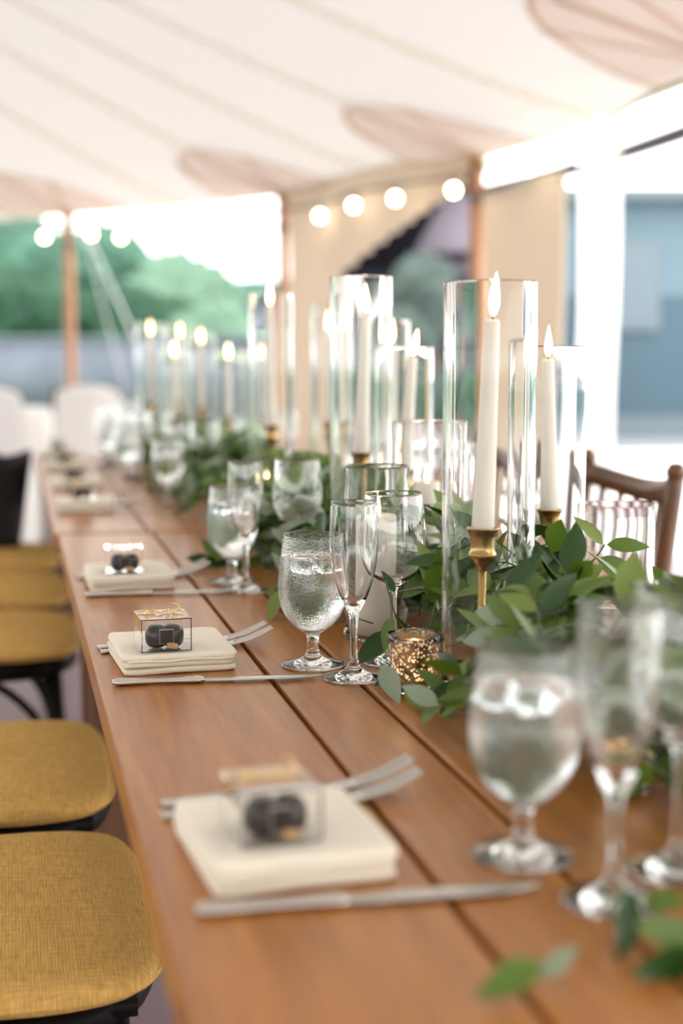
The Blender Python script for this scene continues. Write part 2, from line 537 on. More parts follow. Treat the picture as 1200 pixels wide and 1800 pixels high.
# poles stand where the photo shows them (angle round the apse, or y on the straight side)
POLES = [(2.4, 0.0), (5.3, 0.0), (AY1, R(9.8)), (AY1, R(28.4)), (AY1, R(47.5)), (AY1, R(72)), (AY1, R(96))]
seams = []
for i, (q, a) in enumerate(POLES):
    seams.append((q, a))
    if i + 1 < len(POLES):
        q2, a2 = POLES[i + 1]
        seams.append(((q + q2) / 2, (a + a2) / 2))
for (q, a) in seams:
    sm = MB()
    t = Vector((-math.sin(a), math.cos(a), 0))
    def sp(u, v, q=q, a=a, t=t):
        return canopy_pt(q, a, 0.3 + (RAD - 0.3) * v, -0.012) + t * (u - 0.5) * 0.085
    sm.grid(sp, 1, 20)
    sm.build('canopy_seam', 'canopy_seam', ceiling)
for (q, a) in POLES:
    t = Vector((-math.sin(a), math.cos(a), 0))
    def edge(u):       # scalloped tongue outline: half ellipse pinched towards the eave
        b = PI * u
        return 0.62 * math.cos(b) * (1 - 0.10 * math.sin(b)), 0.86 * math.sin(b)
    def pp(u, v, q=q, a=a, t=t):
        x, y = edge(u)
        return canopy_pt(q, a, RAD - 0.01 - y * v, -0.02) + t * x * (0.55 + 0.45 * v)
    pm = MB(); pm.grid(pp, 28, 10)
    patch = pm.build('reinforcing_patch', 'canopy_patch', ceiling)
    bm = MB()
    bm.tube([canopy_pt(q, a, RAD - 0.01 - edge(k / 28)[1], -0.028) + t * edge(k / 28)[0] for k in range(29)], 0.016, 6, flat=0.3)
    bm.build('binding', 'patch_binding', patch)
    for s in (-0.42, 0.0, 0.42):
        rm = MB()
        rm.tube([canopy_pt(q, a, RAD - 0.02 - 0.78 * k / 8 * (1 - 0.28 * abs(s)), -0.03) + t * s * 0.9 * k / 8 for k in range(9)], 0.014, 6, flat=0.3)
        rm.build('radial_seam', 'patch_binding', patch)
# eave hem all round
hm = MB(); hm.tube([canopy_pt(q, a, RAD, -0.01) for (q, a) in ring], 0.02, 6, closed=True)
hm.build('eave_hem', 'canopy_seam', ceiling)

names = ['wooden tent pole just outside the frame at the right edge', 'wooden tent pole at the right, where the terrace opens',
         'wooden tent pole beside the beige curtain, right of the dark roof', 'wooden tent pole beside the white sky gap, mid background',
         'wooden tent pole standing alone at the far left', 'wooden tent pole hidden left of the frame', 'wooden tent pole at the far left side']
POLE_XY = []
for i, (q, a) in enumerate(POLES):
    p = canopy_pt(q, a, RAD - 0.06)
    POLE_XY.append((p.x, p.y))
    if i not in (2, 3, 4): continue
    t = thing('tent_pole', (p.x, p.y, 0), 0, names[i], 'tent pole', 'wooden side poles of the tent')
    b = MB(); b.lathe([(0, 0), (0.05, 0), (0.05, 0.03), (0.042, 0.035), (0.042, 2.24), (0.0, 2.24)], 16)
    b.build('shaft', 'pole_wood', t)
    b = MB(); b.lathe([(0.0, 2.24), (0.052, 2.24), (0.052, 2.27), (0.012, 2.275), (0.012, 2.33), (0, 2.335)], 14)
    b.build('pole_cap', 'brass', t)
    b = MB(); b.lathe([(0.043, 2.02), (0.05, 2.02), (0.05, 2.06), (0.043, 2.06)], 14)
    b.build('collar', 'cable_black', t)

# guy straps of the far left pole
for k, (dx, dy, lab) in enumerate([(0.75, 1.5, 'pale guy strap slanting from the far left pole, the steeper one'),
                                   (1.25, 1.9, 'pale guy strap slanting from the far left pole, the flatter one')]):
    px, py = POLE_XY[4]
    b = MB(); b.tube([(px + 0.1, py + 0.1, 2.28), (px + dx, py + dy, 0.02)], 0.03, 6, flat=0.15, up=Vector((1, 0, 0)))
    tag(b.build('guy_strap', 'webbing'), lab, 'strap', 'guy straps')

# curtains hung from the eave cable
def along(i, j, s):
    (x0, y0), (x1, y1) = POLE_XY[i], POLE_XY[j]
    return Vector((x0 + (x1 - x0) * s, y0 + (y1 - y0) * s, 0))
def curtain(name, i, j, s0, s1, ztop, zbot, mat, pleats, amp, label):
    d = (along(i, j, 1) - along(i, j, 0)).normalized(); nrm = Vector((-d.y, d.x, 0))
    def fn(u, v):
        p = along(i, j, s0 + (s1 - s0) * u)
        zt = ztop(u); zb = zbot(u)
        w = amp * math.sin(u * pleats * 2 * PI) * (0.45 + 0.55 * v) + 0.02 * math.sin(u * 7 + v * 4)
        z = zt + (zb - zt) * v
        return p + nrm * w + Vector((0, 0, z))
    b = MB(); b.grid(fn, 90, 16)
    return tag(b.build(name, mat, solid=0.004), label, 'curtain')
curtain('tent_curtain', 2, 1, 0.03, 0.44, lambda u: 2.06, lambda u: 0.02, 'curtain_canvas', 9, 0.035,
        'beige canvas curtain hanging in pleats right of the nearest visible pole')
curtain('tent_curtain', 2, 1, 0.50, 0.66, lambda u: 2.10, lambda u: 0.02, 'white_curtain', 4, 0.03,
        'narrow bright white curtain strip at the open right side')
curtain('tent_curtain', 3, 2, 0.03, 0.965, lambda u: 2.34, lambda u: 0.02 if u < .26 else (1.50 + 0.62 * ((u - .26) / .74) ** .6 if u > .30 else 0.02 + 1.48 * (u - .26) / .04), 'curtain_canvas', 13, 0.03,
        'beige canvas curtain swagged up from the middle pole below the eave')

# string lights along the eave
BULBS = [(0.30, 12.02, 2.112), (0.66, 11.73, 2.118), (0.875, 11.47, 2.078), (1.236, 11.18, 2.061), (1.628, 10.887, 2.10),
         (2.082, 9.633, 2.096), (2.195, 9.12, 2.118), (2.333, 8.6, 2.112), (2.479, 7.874, 2.085), (2.60, 7.0, 2.108), (2.72, 6.6, 2.118), (2.721, 6.3, 2.146)]
bulbname = ['far left, just before the pole', 'first right of the far left pole', 'second right of the far left pole', 'third right of the far left pole',
            'in front of the white sky gap', 'first right of the middle pole', 'second right of the middle pole', 'third right of the middle pole',
            'touching the dark roof edge', 'first right of the beige curtain pole', 'second right of the beige curtain pole', 'nearest the bright terrace']
cpts = [(-0.4, 12.35, 2.16)] + [(x, y, z + 0.052) for (x, y, z) in BULBS] + [(2.72, 5.6, 2.24), (2.70, 4.4, 2.16)]
sl = thing('string_light_cable', (0, 12, 2.1), 0, 'dark cable of the globe string lights below the eave', 'light cable')
b = MB(); b.tube([c - sl.location for c in smooth_path(cpts, 5)], 0.011, 6)
b.build('cable', 'cable_black', sl)
bulb_me = MB().lathe([(0, -0.062), (0.012, -0.060), (0.024, -0.050), (0.030, -0.034), (0.029, -0.02), (0.020, -0.006), (0.013, 0.0), (0, 0)], 18).mesh('globe', 'bulb_glow')
sock_me = MB().lathe([(0, 0), (0.015, 0.0), (0.016, 0.03), (0.012, 0.045), (0, 0.05)], 12).mesh('socket', 'cable_black')
for (x, y, z), nm in zip(BULBS, bulbname):
    t = thing('globe_bulb', (x, y, z), 0, 'glowing globe bulb on the string, ' + nm, 'light bulb', 'string light bulbs')
    put('globe', bulb_me, t); put('socket', sock_me, t)

er = MB(); er.tube([along(2, 1, k / 10) + Vector((0.05, 0, 2.085 - 0.10 * (k / 10) * (1 - k / 10))) for k in range(11)], 0.036, 10)
tag(er.build('sidewall_roll', 'rope_grey'), 'grey rolled-up sidewall strung between poles above the open right side', 'sidewall roll')

# ------------------------------------------------------------------ background outdoors
CX, SX = math.cos(R(-13.05)), math.sin(R(-13.05))
def camspace(px, dep, z):       # world point at a bearing in the background (metres right of the axis, metres deep)
    return Vector((px * CX - dep * SX, px * SX + dep * CX, z))
# stone wall
b = MB(); b.box((0, 0, 0.68), (16, 0.5, 1.36))
w = thing('garden_wall', camspace(-5.0, 25, 0), R(-13.05), 'long low blue-grey stone wall below the green trees', 'wall')
b.build('wall_body', 'wall_stone', w)
b = MB(); b.box((0, 0, 1.40), (16.1, 0.6, 0.08)); b.build('coping', 'house_trim', w, bevel=0.02)

def blob(r, seed, sub=5):
    b = MB(); nu, nv = 52, 30
    def fn(u, v):
        a = 2 * PI * u; t = PI * v
        d = Vector((math.sin(t) * math.cos(a), math.sin(t) * math.sin(a), math.cos(t)))
        k = 1 + 0.22 * noise.noise(d * 2.3 + Vector((seed, 0, 0))) + 0.16 * noise.noise(d * 6 + Vector((0, seed, 0))) + 0.13 * noise.noise(d * 13 + Vector((0, seed, 3))) + 0.10 * noise.noise(d * 27 + Vector((seed, 5, 3)))
        return d * (r * k)
    b.grid(fn, nu, nv, wrap=True)
    return b
def tree(name, loc, h, wd, mat, label, cat='tree', group='trees beyond the wall', seed=1):
    rnd = random.Random(seed)
    t = thing(name, loc, 0, label, cat, group)
    cr = MB()
    for k in range(9):
        r = wd * rnd.uniform(0.22, 0.34)
        bl = blob(r, seed * 3.1 + k)
        z = h * rnd.uniform(0.35, 0.98) - r * 0.9
        spread = (wd * 0.5 - r * 0.7)
        mt = Matrix.Translation((rnd.uniform(-1, 1) * spread, rnd.uniform(-1, 1) * spread * 0.6, max(r * 0.7, z)))
        cr.add(bl.v, bl.f, mt)
    bl = blob(wd * 0.36, seed + 50); cr.add(bl.v, bl.f, Matrix.Translation((0, 0, h - wd * 0.36)) @ Matrix.Scale(1, 4))
    cr.build('crown', mat, t)
    b = MB(); b.tube([(0, 0, 0), (0.1, 0, h * 0.3), (0, 0.1, h * 0.7)], [0.3, 0.22, 0.1], 8)
    b.build('trunk', 'bark', t)
    return t
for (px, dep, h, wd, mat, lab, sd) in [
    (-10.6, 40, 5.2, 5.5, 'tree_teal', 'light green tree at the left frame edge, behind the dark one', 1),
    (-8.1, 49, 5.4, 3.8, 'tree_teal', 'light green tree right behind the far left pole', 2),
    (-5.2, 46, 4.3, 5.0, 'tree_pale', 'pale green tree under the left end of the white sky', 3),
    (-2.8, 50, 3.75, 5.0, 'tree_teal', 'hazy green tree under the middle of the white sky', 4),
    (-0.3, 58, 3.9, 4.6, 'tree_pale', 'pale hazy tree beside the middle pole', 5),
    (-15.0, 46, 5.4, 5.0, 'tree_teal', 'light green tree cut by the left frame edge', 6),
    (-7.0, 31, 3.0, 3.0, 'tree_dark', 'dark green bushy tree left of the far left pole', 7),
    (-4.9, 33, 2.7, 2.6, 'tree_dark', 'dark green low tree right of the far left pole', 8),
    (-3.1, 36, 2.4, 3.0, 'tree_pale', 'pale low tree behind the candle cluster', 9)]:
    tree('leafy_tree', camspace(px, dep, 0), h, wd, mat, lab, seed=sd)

# lodge with a black sloping roof, behind the swagged curtain
PX = 0.0068   # metres per picture pixel at 17 m
L = thing('lodge', camspace(0, 17, 0), R(-13.05), 'mauve lodge with a steep black roof edge behind the curtains', 'building')
def lx(px): return (px - 600) * PX
def lz(py): return 1.125 + (624 - py) * PX
b = MB(); b.box((lx(830), 1.2, 1.53), (1.8, 1.8, 3.06)); b.build('wall', 'wall_mauve', L, smooth=False)
b = MB()
q = [Vector((lx(x), -0.2, lz(y))) for x, y in ((848, 296), (720, 300), (545, 425), (545, 512), (692, 496), (722, 452), (760, 385), (795, 336), (848, 316))]
m6 = len(q)
vs = [tuple(p) for p in q] + [tuple(p + Vector((0, 1.8, 0))) for p in q]
b.add(vs, [tuple(range(m6)), tuple(range(2 * m6 - 1, m6 - 1, -1))] + [(i, i + m6, (i + 1) % m6 + m6, (i + 1) % m6) for i in range(m6)])
b.build('roof', 'roof_black', L, smooth=False)
b = MB(); b.box((lx(790), 0.22, lz(452)), (0.9, 0.1, 0.09)); b.build('string_course', 'roof_black', L, smooth=False)
b = MB(); b.box((lx(700), 0.05, 1.05), (1.9, 0.5, 2.1)); b.build('stone_plinth', 'wall_slate', L, smooth=False)
tree('garden_shrub', camspace(0.92, 16.2, 0), 2.25, 0.95, 'shrub_grey', 'grey green shrub below the black roof edge', 'shrub', None, 21)
tree('garden_shrub', camspace(1.32, 15.2, 0), 0.95, 0.55, 'tree_dark', 'low dark green shrub seen between the two tall glass cylinders', 'shrub', None, 22)

# blue clapboard house beyond the terrace
Hs = thing('blue_house', camspace(5.5, 19.6, 0), R(-13.05), 'blurred blue-grey clapboard house beyond the bright terrace', 'building')
b = MB(); b.box((0, 1.5, 1.75), (5.6, 3.0, 2.9)); b.build('wall', 'house_blue', Hs, smooth=False)
brd = MB().box((0, 0, 0), (5.62, 0.03, 0.165)).mesh('siding_board', 'house_blue', smooth=False)
brd2 = MB().box((0, 0, 0), (5.62, 0.03, 0.165)).mesh('siding_board', 'house_pale', smooth=False)
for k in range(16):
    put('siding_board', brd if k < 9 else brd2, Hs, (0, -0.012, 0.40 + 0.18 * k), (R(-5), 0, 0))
b = MB(); b.box((0, 1.5, 0.15), (5.8, 3.1, 0.30)); b.build('foundation', 'house_trim', Hs, smooth=False)
b = MB(); b.box((0, 1.3, 3.27), (5.9, 3.4, 0.14)); b.build('fascia', 'house_trim', Hs, smooth=False)
for wx in (-1.6, 0.0, 1.6):
    b = MB(); b.box((wx, -0.04, 2.05), (0.86, 0.08, 1.2)); wo = b.build('window', 'house_trim', Hs, smooth=False)
    b = MB(); b.box((wx, -0.07, 2.05), (0.7, 0.06, 1.04)); b.build('pane', 'house_pane', wo, smooth=False)

# ------------------------------------------------------------------ white dressed table at far left
def drape(r, z, hem, n, amp):
    b = MB()
    prof = [(0, z), (r * 0.5, z), (r, z), (r + 0.012, z - 0.012)]
    for k in range(1, 9):
        prof.append((r + 0.015 + 0.05 * k / 8, z - 0.012 - (z - 0.03 - hem) * k / 8))
    b.lathe(prof, 96, wob=lambda a, zz: 1 + (amp * math.sin(n * a) * max(0, (z - zz)) / z if zz < z - 0.01 else 0))
    return b
tw = thing('draped_table', camspace(-2.75, 9.7, 0), 0, 'white round table dressed to the floor at the far left', 'table')
drape(0.75, 0.76, 0.02, 14, 0.06).build('cloth', 'cloth_white', tw)
def covered_chair(loc, rz, label):
    t = thing('covered_chair', loc, rz, label, 'chair', 'white covered chairs at the far table')
    b = MB(); b.box((0, 0, 0.24), (0.44, 0.44, 0.46)); b.build('skirt', 'cloth_white', t, bevel=0.03)
    b = MB(); b.grid(lambda u, v: ((u - .5) * (0.44 - 0.06 * v), 0.2 + 0.05 * v + 0.03 * math.cos((u - .5) * PI), 0.45 + 0.50 * v - 0.05 * abs(2 * u - 1) ** 3 * v), 12, 8)
    b.build('back_cover', 'cloth_white', t, solid=0.035)
covered_chair(camspace(-1.98, 8.15, 0), R(170), 'white covered chair at the left frame edge')
covered_chair(camspace(-1.60, 8.55, 0), R(195), 'white covered chair right of the other white one')

# ------------------------------------------------------------------ farm tables
def farm_table(y0, y1, x0, edges, label, dz=0.0):
    t = thing('farm_table', ((x0 + edges[-1]) / 2, (y0 + y1) / 2, 0), 0, label, 'table', 'farm tables set end to end')
    ox, oy = t.location.x, t.location.y
    Lh = y1 - y0
    es = [x0] + edges
    for k, (a, c) in enumerate(zip(es, es[1:])):
        g = 0.0028
        b = MB(); b.box((0, 0, 0), (c - a - 2 * g, Lh - 0.004, 0.040))
        b.build('plank', 'table_wood', t, smooth=False, loc=((a + c) / 2 - ox, 0, TZ - 0.020 + dz - 0.0004 * (k % 2)), bevel=0.0028)
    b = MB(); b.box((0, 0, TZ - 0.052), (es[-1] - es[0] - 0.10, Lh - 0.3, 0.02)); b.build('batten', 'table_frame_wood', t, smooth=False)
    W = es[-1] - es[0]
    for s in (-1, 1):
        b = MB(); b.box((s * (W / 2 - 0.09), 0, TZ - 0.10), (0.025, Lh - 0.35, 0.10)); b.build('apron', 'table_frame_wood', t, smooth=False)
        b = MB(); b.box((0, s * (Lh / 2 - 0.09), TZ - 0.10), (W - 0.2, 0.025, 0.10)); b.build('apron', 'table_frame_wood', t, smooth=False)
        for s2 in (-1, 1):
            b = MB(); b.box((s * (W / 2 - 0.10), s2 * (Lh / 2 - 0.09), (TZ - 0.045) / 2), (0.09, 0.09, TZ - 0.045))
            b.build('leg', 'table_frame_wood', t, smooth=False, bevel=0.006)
    return t
farm_table(0.50, 2.935, 0.085, [0.280, 0.374, 0.568, 0.662, 0.856, 1.05], 'brown plank farm table in the foreground, carrying the sharp glasses')
farm_table(2.945, 5.385, 0.077, [0.272, 0.366, 0.560, 0.654, 0.848, 1.042], 'brown plank farm table set end to end behind the near one', dz=0.001)

# ------------------------------------------------------------------ chairs
def superellipse(a, hx, hy, n):
    c, s = math.cos(a), math.sin(a)
    return (hx * math.copysign(abs(c) ** (2 / n), c), hy * math.copysign(abs(s) ** (2 / n), s))
def make_crossback(label, loc, rz):
    # faces local +x
    t = thing('crossback_chair', loc, rz, label, 'chair', 'dark chairs with golden cushions')
    hx, hy = 0.225, 0.250
    b = MB()
    rings = [(0.0, -0.020), (0.6, -0.020), (0.95, -0.018), (1.0, -0.006), (1.0, 0.004), (0.965, 0.014), (0.85, 0.020), (0.6, 0.024), (0.3, 0.026), (0, 0.026)]
    vs = []; fs = []; idx = []
    N = 56
    for (k, z) in rings:
        ring_ = []
        for i in range(N):
            a = 2 * PI * i / N
            x, y = superellipse(a, hx, hy, 5.0)
            ring_.append(len(vs)); vs.append((x * max(k, 0.001), y * max(k, 0.001) * (1 + 0.05 * x / hx), z + 0.004 * noise.noise(Vector((x * 6, y * 6, 0))) * k))
        idx.append(ring_)
    for A_, B_ in zip(idx, idx[1:]):
        for i in range(N):
            fs.append((A_[i], A_[(i + 1) % N], B_[(i + 1) % N], B_[i]))
    b.add(vs, fs)
    cu = b.build('cushion', 'cushion_fabric', t, loc=(0, 0, 0.465))
    b = MB(); b.tube([(*[c * 1.003 for c in superellipse(2 * PI * i / 64, hx, hy, 5.0)], 0) for i in range(64)], 0.005, 6, closed=True)
    b.build('piping', 'cushion_fabric', cu, loc=(0, 0, -0.004))
    b = MB(); b.tube([(*superellipse(2 * PI * i / 48, hx - 0.02, hy - 0.02, 3.0), 0.425) for i in range(48)], 0.024, 8, closed=True)
    b.box((0, 0, 0.432), (hx * 1.7, hy * 1.7, 0.018))
    b.build('seat_frame', 'dark_chair_wood', t)
    for s in (-1, 1):
        b = MB(); b.tube([(0.165, s * 0.185, 0.42), (0.18, s * 0.195, 0.2), (0.185, s * 0.20, 0.0)], [0.019, 0.017, 0.014], 10); b.build('leg', 'dark_chair_wood', t)
        b = MB(); b.tube(smooth_path([(-0.25, s * 0.20, 0.0), (-0.20, s * 0.20, 0.22), (-0.185, s * 0.20, 0.43), (-0.21, s * 0.195, 0.62), (-0.25, s * 0.17, 0.80)]), 0.017, 10); b.build('back_leg', 'dark_chair_wood', t)
        b = MB(); b.tube(smooth_path([(0.178, s * 0.19, 0.12), (0.13, s * 0.185, 0.30), (0.0, s * 0.18, 0.395), (-0.13, s * 0.185, 0.30), (-0.215, s * 0.19, 0.12)]), 0.010, 8); b.build('bent_brace', 'dark_chair_wood', t)
        b = MB(); b.tube(smooth_path([(-0.19, s * 0.19, 0.46), (-0.222, 0.0, 0.64), (-0.245, -s * 0.15, 0.80)]), 0.009, 8); b.build('cross_slat', 'dark_chair_wood', t)
    b = MB(); b.tube(smooth_path([(0.178, -0.19, 0.12), (0.17, -0.12, 0.31), (0.165, 0, 0.395), (0.17, 0.12, 0.31), (0.178, 0.19, 0.12)]), 0.010, 8); b.build('bent_brace', 'dark_chair_wood', t)
    b = MB(); b.tube(smooth_path([(-0.25, -0.17, 0.80), (-0.268, -0.12, 0.865), (-0.275, 0, 0.885), (-0.268, 0.12, 0.865), (-0.25, 0.17, 0.80)]), 0.018, 10); b.build('top_rail', 'dark_chair_wood', t)
    return t
c0 = make_crossback('dark chair nearest the camera with a textured golden cushion', (-0.075, 1.675, 0), 0)
for (y, lab) in [(2.29, 'second dark chair from the camera with a golden cushion'), (3.42, 'third dark chair from the camera with a golden cushion, bent brace showing'),
                 (4.08, 'fourth dark chair from the camera, golden cushion blurred'), (4.76, 'fifth dark chair from the camera, below the black bag')]:
    copy_tree(c0, (-0.085, y, 0), R(random.uniform(-2, 2)), lab)

bag = thing('tote_bag', (-0.115, 4.86, 0.492), R(4), 'black leather tote bag standing on a golden chair cushion', 'bag')
b = MB()
def bagf(u, v):
    a = 2 * PI * u
    x, y = superellipse(a, 0.13 + 0.045 * v, 0.06 + 0.02 * v, 5)
    return (x, y, 0.305 * v + 0.012 * math.cos(2 * a) * v)
b.grid(bagf, 40, 10, wrap=True)
b.f.append(tuple(range(39, -1, -1)))
b.build('bag_body', 'bag_leather', bag, solid=0.008)
for s in (-1, 1):
    b = MB(); b.tube(smooth_path([(-0.08, s * 0.08, 0.26), (-0.07, s * 0.085, 0.30), (0, s * 0.10, 0.23), (0.07, s * 0.085, 0.30), (0.08, s * 0.08, 0.26)]), 0.006, 6); b.build('handle', 'bag_leather', bag)

def make_spindle(label, loc, rz):
    # faces local -x ; back plane at x = +0.20
    t = thing('spindle_chair', loc, rz, label, 'chair', 'chestnut spindle back chairs on the right')
    b = MB(); b.grid(lambda u, v: superellipse(2 * PI * u, 0.21 * max(v, .001), 0.205 * max(v, .001), 4) + (0.452 - 0.012 * v ** 6,), 40, 8, wrap=True)
    b.build('seat', 'chestnut_wood', t, solid=0.03)
    for s in (-1, 1):
        b = MB(); b.tube([(-0.17, s * 0.17, 0.45), (-0.19, s * 0.185, 0.0)], [0.017, 0.013], 10); b.build('leg', 'chestnut_wood', t)
        b = MB(); b.tube(smooth_path([(0.21, s * 0.19, 0.0), (0.185, s * 0.19, 0.25), (0.185, s * 0.19, 0.46), (0.21, s * 0.20, 0.69), (0.235, s * 0.205, 0.905)]), [0.015] * 12 + [0.017] * 13, 10)
        b.build('back_leg', 'chestnut_wood', t)
        b = MB(); b.lathe([(0, 0.03), (0.012, 0.028), (0.019, 0.016), (0.019, 0.006), (0.013, 0), (0, 0)], 12, (0.235, s * 0.205, 0.90)); b.build('finial', 'chestnut_wood', t)
        b = MB(); b.tube([(-0.182, s * 0.18, 0.2), (0.19, s * 0.19, 0.2)], 0.009, 8); b.build('stretcher', 'chestnut_wood', t)
    b = MB(); b.tube(smooth_path([(0.232, -0.205, 0.880), (0.262, -0.10, 0.866), (0.272, 0, 0.860), (0.262, 0.10, 0.866), (0.232, 0.205, 0.880)]), 0.024, 10, flat=0.55, up=Vector((1, 0, 0))); b.build('top_rail', 'chestnut_wood', t)
    b = MB(); b.tube(smooth_path([(0.195, -0.195, 0.56), (0.215, 0, 0.555), (0.195, 0.195, 0.56)]), 0.014, 10); b.build('lower_rail', 'chestnut_wood', t)
    for k in range(6):
        y = -0.15 + 0.06 * k
        o = 0.04 * (1 - (y / 0.2) ** 2)
        b = MB(); b.tube([(0.198 + 0.5 * o, y, 0.56), (0.232 + o, y * 1.02, 0.865)], 0.0075, 8); b.build('spindle', 'chestnut_wood', t)
    return t
s0 = make_spindle('chestnut spindle-back chair at the right, top rail clear of the glasses', (0.945, 2.59, 0), 0)
for (y, lab) in [(3.31, 'chestnut spindle-back chair seen through the right-hand glass cylinders'), (3.95, 'chestnut spindle-back chair half hidden behind the tall candles')]:
    copy_tree(s0, (0.95, y, 0), R(2), lab)
copy_tree(s0, camspace(-1.60, 9.3, 0), R(250), 'dark brown chair in front of the white table at far left', 'lone chair')

# ------------------------------------------------------------------ place settings
def slab(w, d, h, seed, r=0.35, nx=22, ny=22):
    # soft folded cloth layer: rounded in section, gently uneven
    b = MB()
    def fn(u, v):
        a = 2 * PI * u
        t = (v - 0.5) * PI
        k = abs(math.cos(t)) ** 0.09
        x, y = superellipse(a, w / 2, d / 2, 22)
        zz = math.copysign(abs(math.sin(t)) ** 0.8, math.sin(t)) * h / 2
        wob = 1 + 0.012 * noise.noise(Vector((math.cos(a) * 2 + seed, math.sin(a) * 2, zz * 90)))
        return (x * k * wob, y * k * wob, zz + h / 2 + 0.0035 * noise.noise(Vector((x * 14 + seed, y * 14, seed * 2))))
    b.grid(fn, 128, 24, wrap=True)
    return b
ORD = ['nearest', 'second', 'third', 'fourth', 'fifth', 'sixth', 'farthest']
def ordl(i):
    return ['nearest, blurred', 'second, sharp', 'third', 'fourth', 'fifth', 'sixth', 'farthest'][i] + ' place setting along the left'

def make_napkin(label):
    t = thing('folded_napkin', (0, 0, 0), 0, label, 'napkin', 'folded cream napkins')
    slab(0.132, 0.150, 0.0085, 1).build('fold', 'napkin_linen', t, loc=(0.001, 0.0, 0.0002))
    slab(0.130, 0.148, 0.0080, 4).build('fold', 'napkin_linen', t, loc=(-0.001, -0.001, 0.0080), rot=(0, 0, R(0.8)))
    slab(0.136, 0.150, 0.0095, 9).build('fold', 'napkin_linen', t, loc=(0.002, 0.001, 0.0150), rot=(0, 0, R(-1.0)))
    b = MB(); b.tube([(-0.060 + 0.124 * k / 14, -0.0765 + 0.0006 * math.sin(k), 0.0165 + 0.0006 * math.sin(k * .9)) for k in range(15)], 0.0016, 6)
    b.build('hem', 'napkin_linen', t)
    return t
def make_box(label):
    S, BH, BD = 0.056, 0.037, 0.060
    t = thing('favour_box', (0, 0, 0), 0, label, 'favour box', 'clear favour boxes')
    h = S / 2; w = 0.0010
    def panel(name, c, sz):
        b = MB(); b.box(c, sz); b.build(name, 'acrylic', t, smooth=False)
    panel('front_panel', (0, -BD / 2, BH / 2), (S, w, BH)); panel('back_panel', (0, BD / 2, BH / 2), (S, w, BH))
    panel('side_panel', (-h - w * .6, 0, BH / 2), (w, BD, BH)); panel('side_panel', (h + w * .6, 0, BH / 2), (w, BD, BH))
    panel('lid', (0, 0, BH + w), (S + 3 * w, BD + 2 * w, w)); panel('bottom_panel', (0, 0, 0.0006), (S - w, BD - 2 * w, 0.0008))
    sw = bpy.data.objects.new('wrapped_sweet', None); COL.objects.link(sw); sw.parent = t; sw.location = (0.001, -0.008, 0.0014)
    for s in (-1, 1):
        b = MB(); b.grid(lambda u, v: (s * 0.0095 + 0.0130 * math.sin(PI * v) ** .7 * math.cos(2 * PI * u), 0.0150 * math.sin(PI * v) ** .7 * math.sin(2 * PI * u), 0.0135 - 0.0135 * math.copysign(abs(math.cos(PI * v)) ** 0.7, math.cos(PI * v))), 28, 16, wrap=True)
        b.build('lobe', 'chocolate', sw)
    b = MB(); b.box((0, -0.0140, 0.0150), (0.0165, 0.0050, 0.0165)); b.build('plaque_rim', 'plaque_edge', sw, smooth=False)
    b = MB(); b.box((0, -0.0156, 0.0150), (0.0152, 0.0030, 0.0152)); b.build('plaque', 'black_card', sw, smooth=False)
    b = MB(); b.box((0, 0, 0), (0.0120, 0.006, 0.0055)); b.build('gold_chip', 'gold_chip', sw, smooth=False, loc=(0.006, -0.0185, 0.0050), rot=(R(14), R(8), R(-14)), bevel=0.0006)
    S = BH
    # looping gilt script lying on the lid
    pts = []
    for k in range(90):
        u = k / 89
        x = -0.022 + 0.044 * u + 0.0045 * math.sin(u * 2 * PI * 5.5)
        y = 0.003 + 0.011 * math.sin(u * 2 * PI * 5.5 + 1.2) * (0.55 + 0.45 * math.cos(u * 9))
        pts.append((x, y, S + 0.004 + 0.0006 * math.sin(k)))
    b = MB(); b.tube(pts, 0.0009, 6); b.build('gilt_script', 'gold_wire', t)
    pts = [(-0.027 + 0.022 * k / 8, 0.016 - 0.001 * k / 8, S + 0.004) for k in range(9)]
    b = MB(); b.tube(pts, 0.0010, 6); b.tube([(0.016, 0.010, S + 0.004), (0.022, 0.014, S + 0.005), (0.024, 0.021, S + 0.007), (0.019, 0.024, S + 0.009), (0.014, 0.021, S + 0.010)], 0.0010, 6)
    b.build('gilt_script', 'gold_wire', t)
    return t
def make_fork(label):
    # handle end at origin, tines towards +x
    t = thing('dinner_fork', (0, 0, 0), 0, label, 'fork', 'forks under the napkins')
    b = MB()
    pts = smooth_path([(0.0, 0, 0.0020), (0.03, 0, 0.003), (0.08, 0, 0.0055), (0.118, 0, 0.0060), (0.140, 0, 0.0035)])
    n_ = len(pts)
    b.tube(pts, [0.0055 + 0.0035 * max(0, 1 - i / (n_ * .35)) ** 1.0 if i < n_ * .75 else 0.0042 for i in range(n_)], 10, flat=0.26)
    b.build('handle', 'steel', t)
    b = MB()
    pts = smooth_path([(0.136, 0, 0.0038), (0.150, 0, 0.0028), (0.168, 0, 0.0050)])
    b.tube(pts, [0.004 + 0.0078 * min(1, (i / (len(pts) - 1)) * 1.5) for i in range(len(pts))], 12, flat=0.14)
    b.build('head', 'steel', t)
    for k in range(4):
        y = -0.0093 + 0.0062 * k
        b = MB(); b.tube(smooth_path([(0.164, y, 0.0047), (0.185, y, 0.0090), (0.206, y * .94, 0.0175), (0.216, y * .9, 0.0225)]), [0.0022] * 16 + [0.0018, 0.0014, 0.0009], 8, flat=0.5)
        b.build('tine', 'steel', t)
    return t
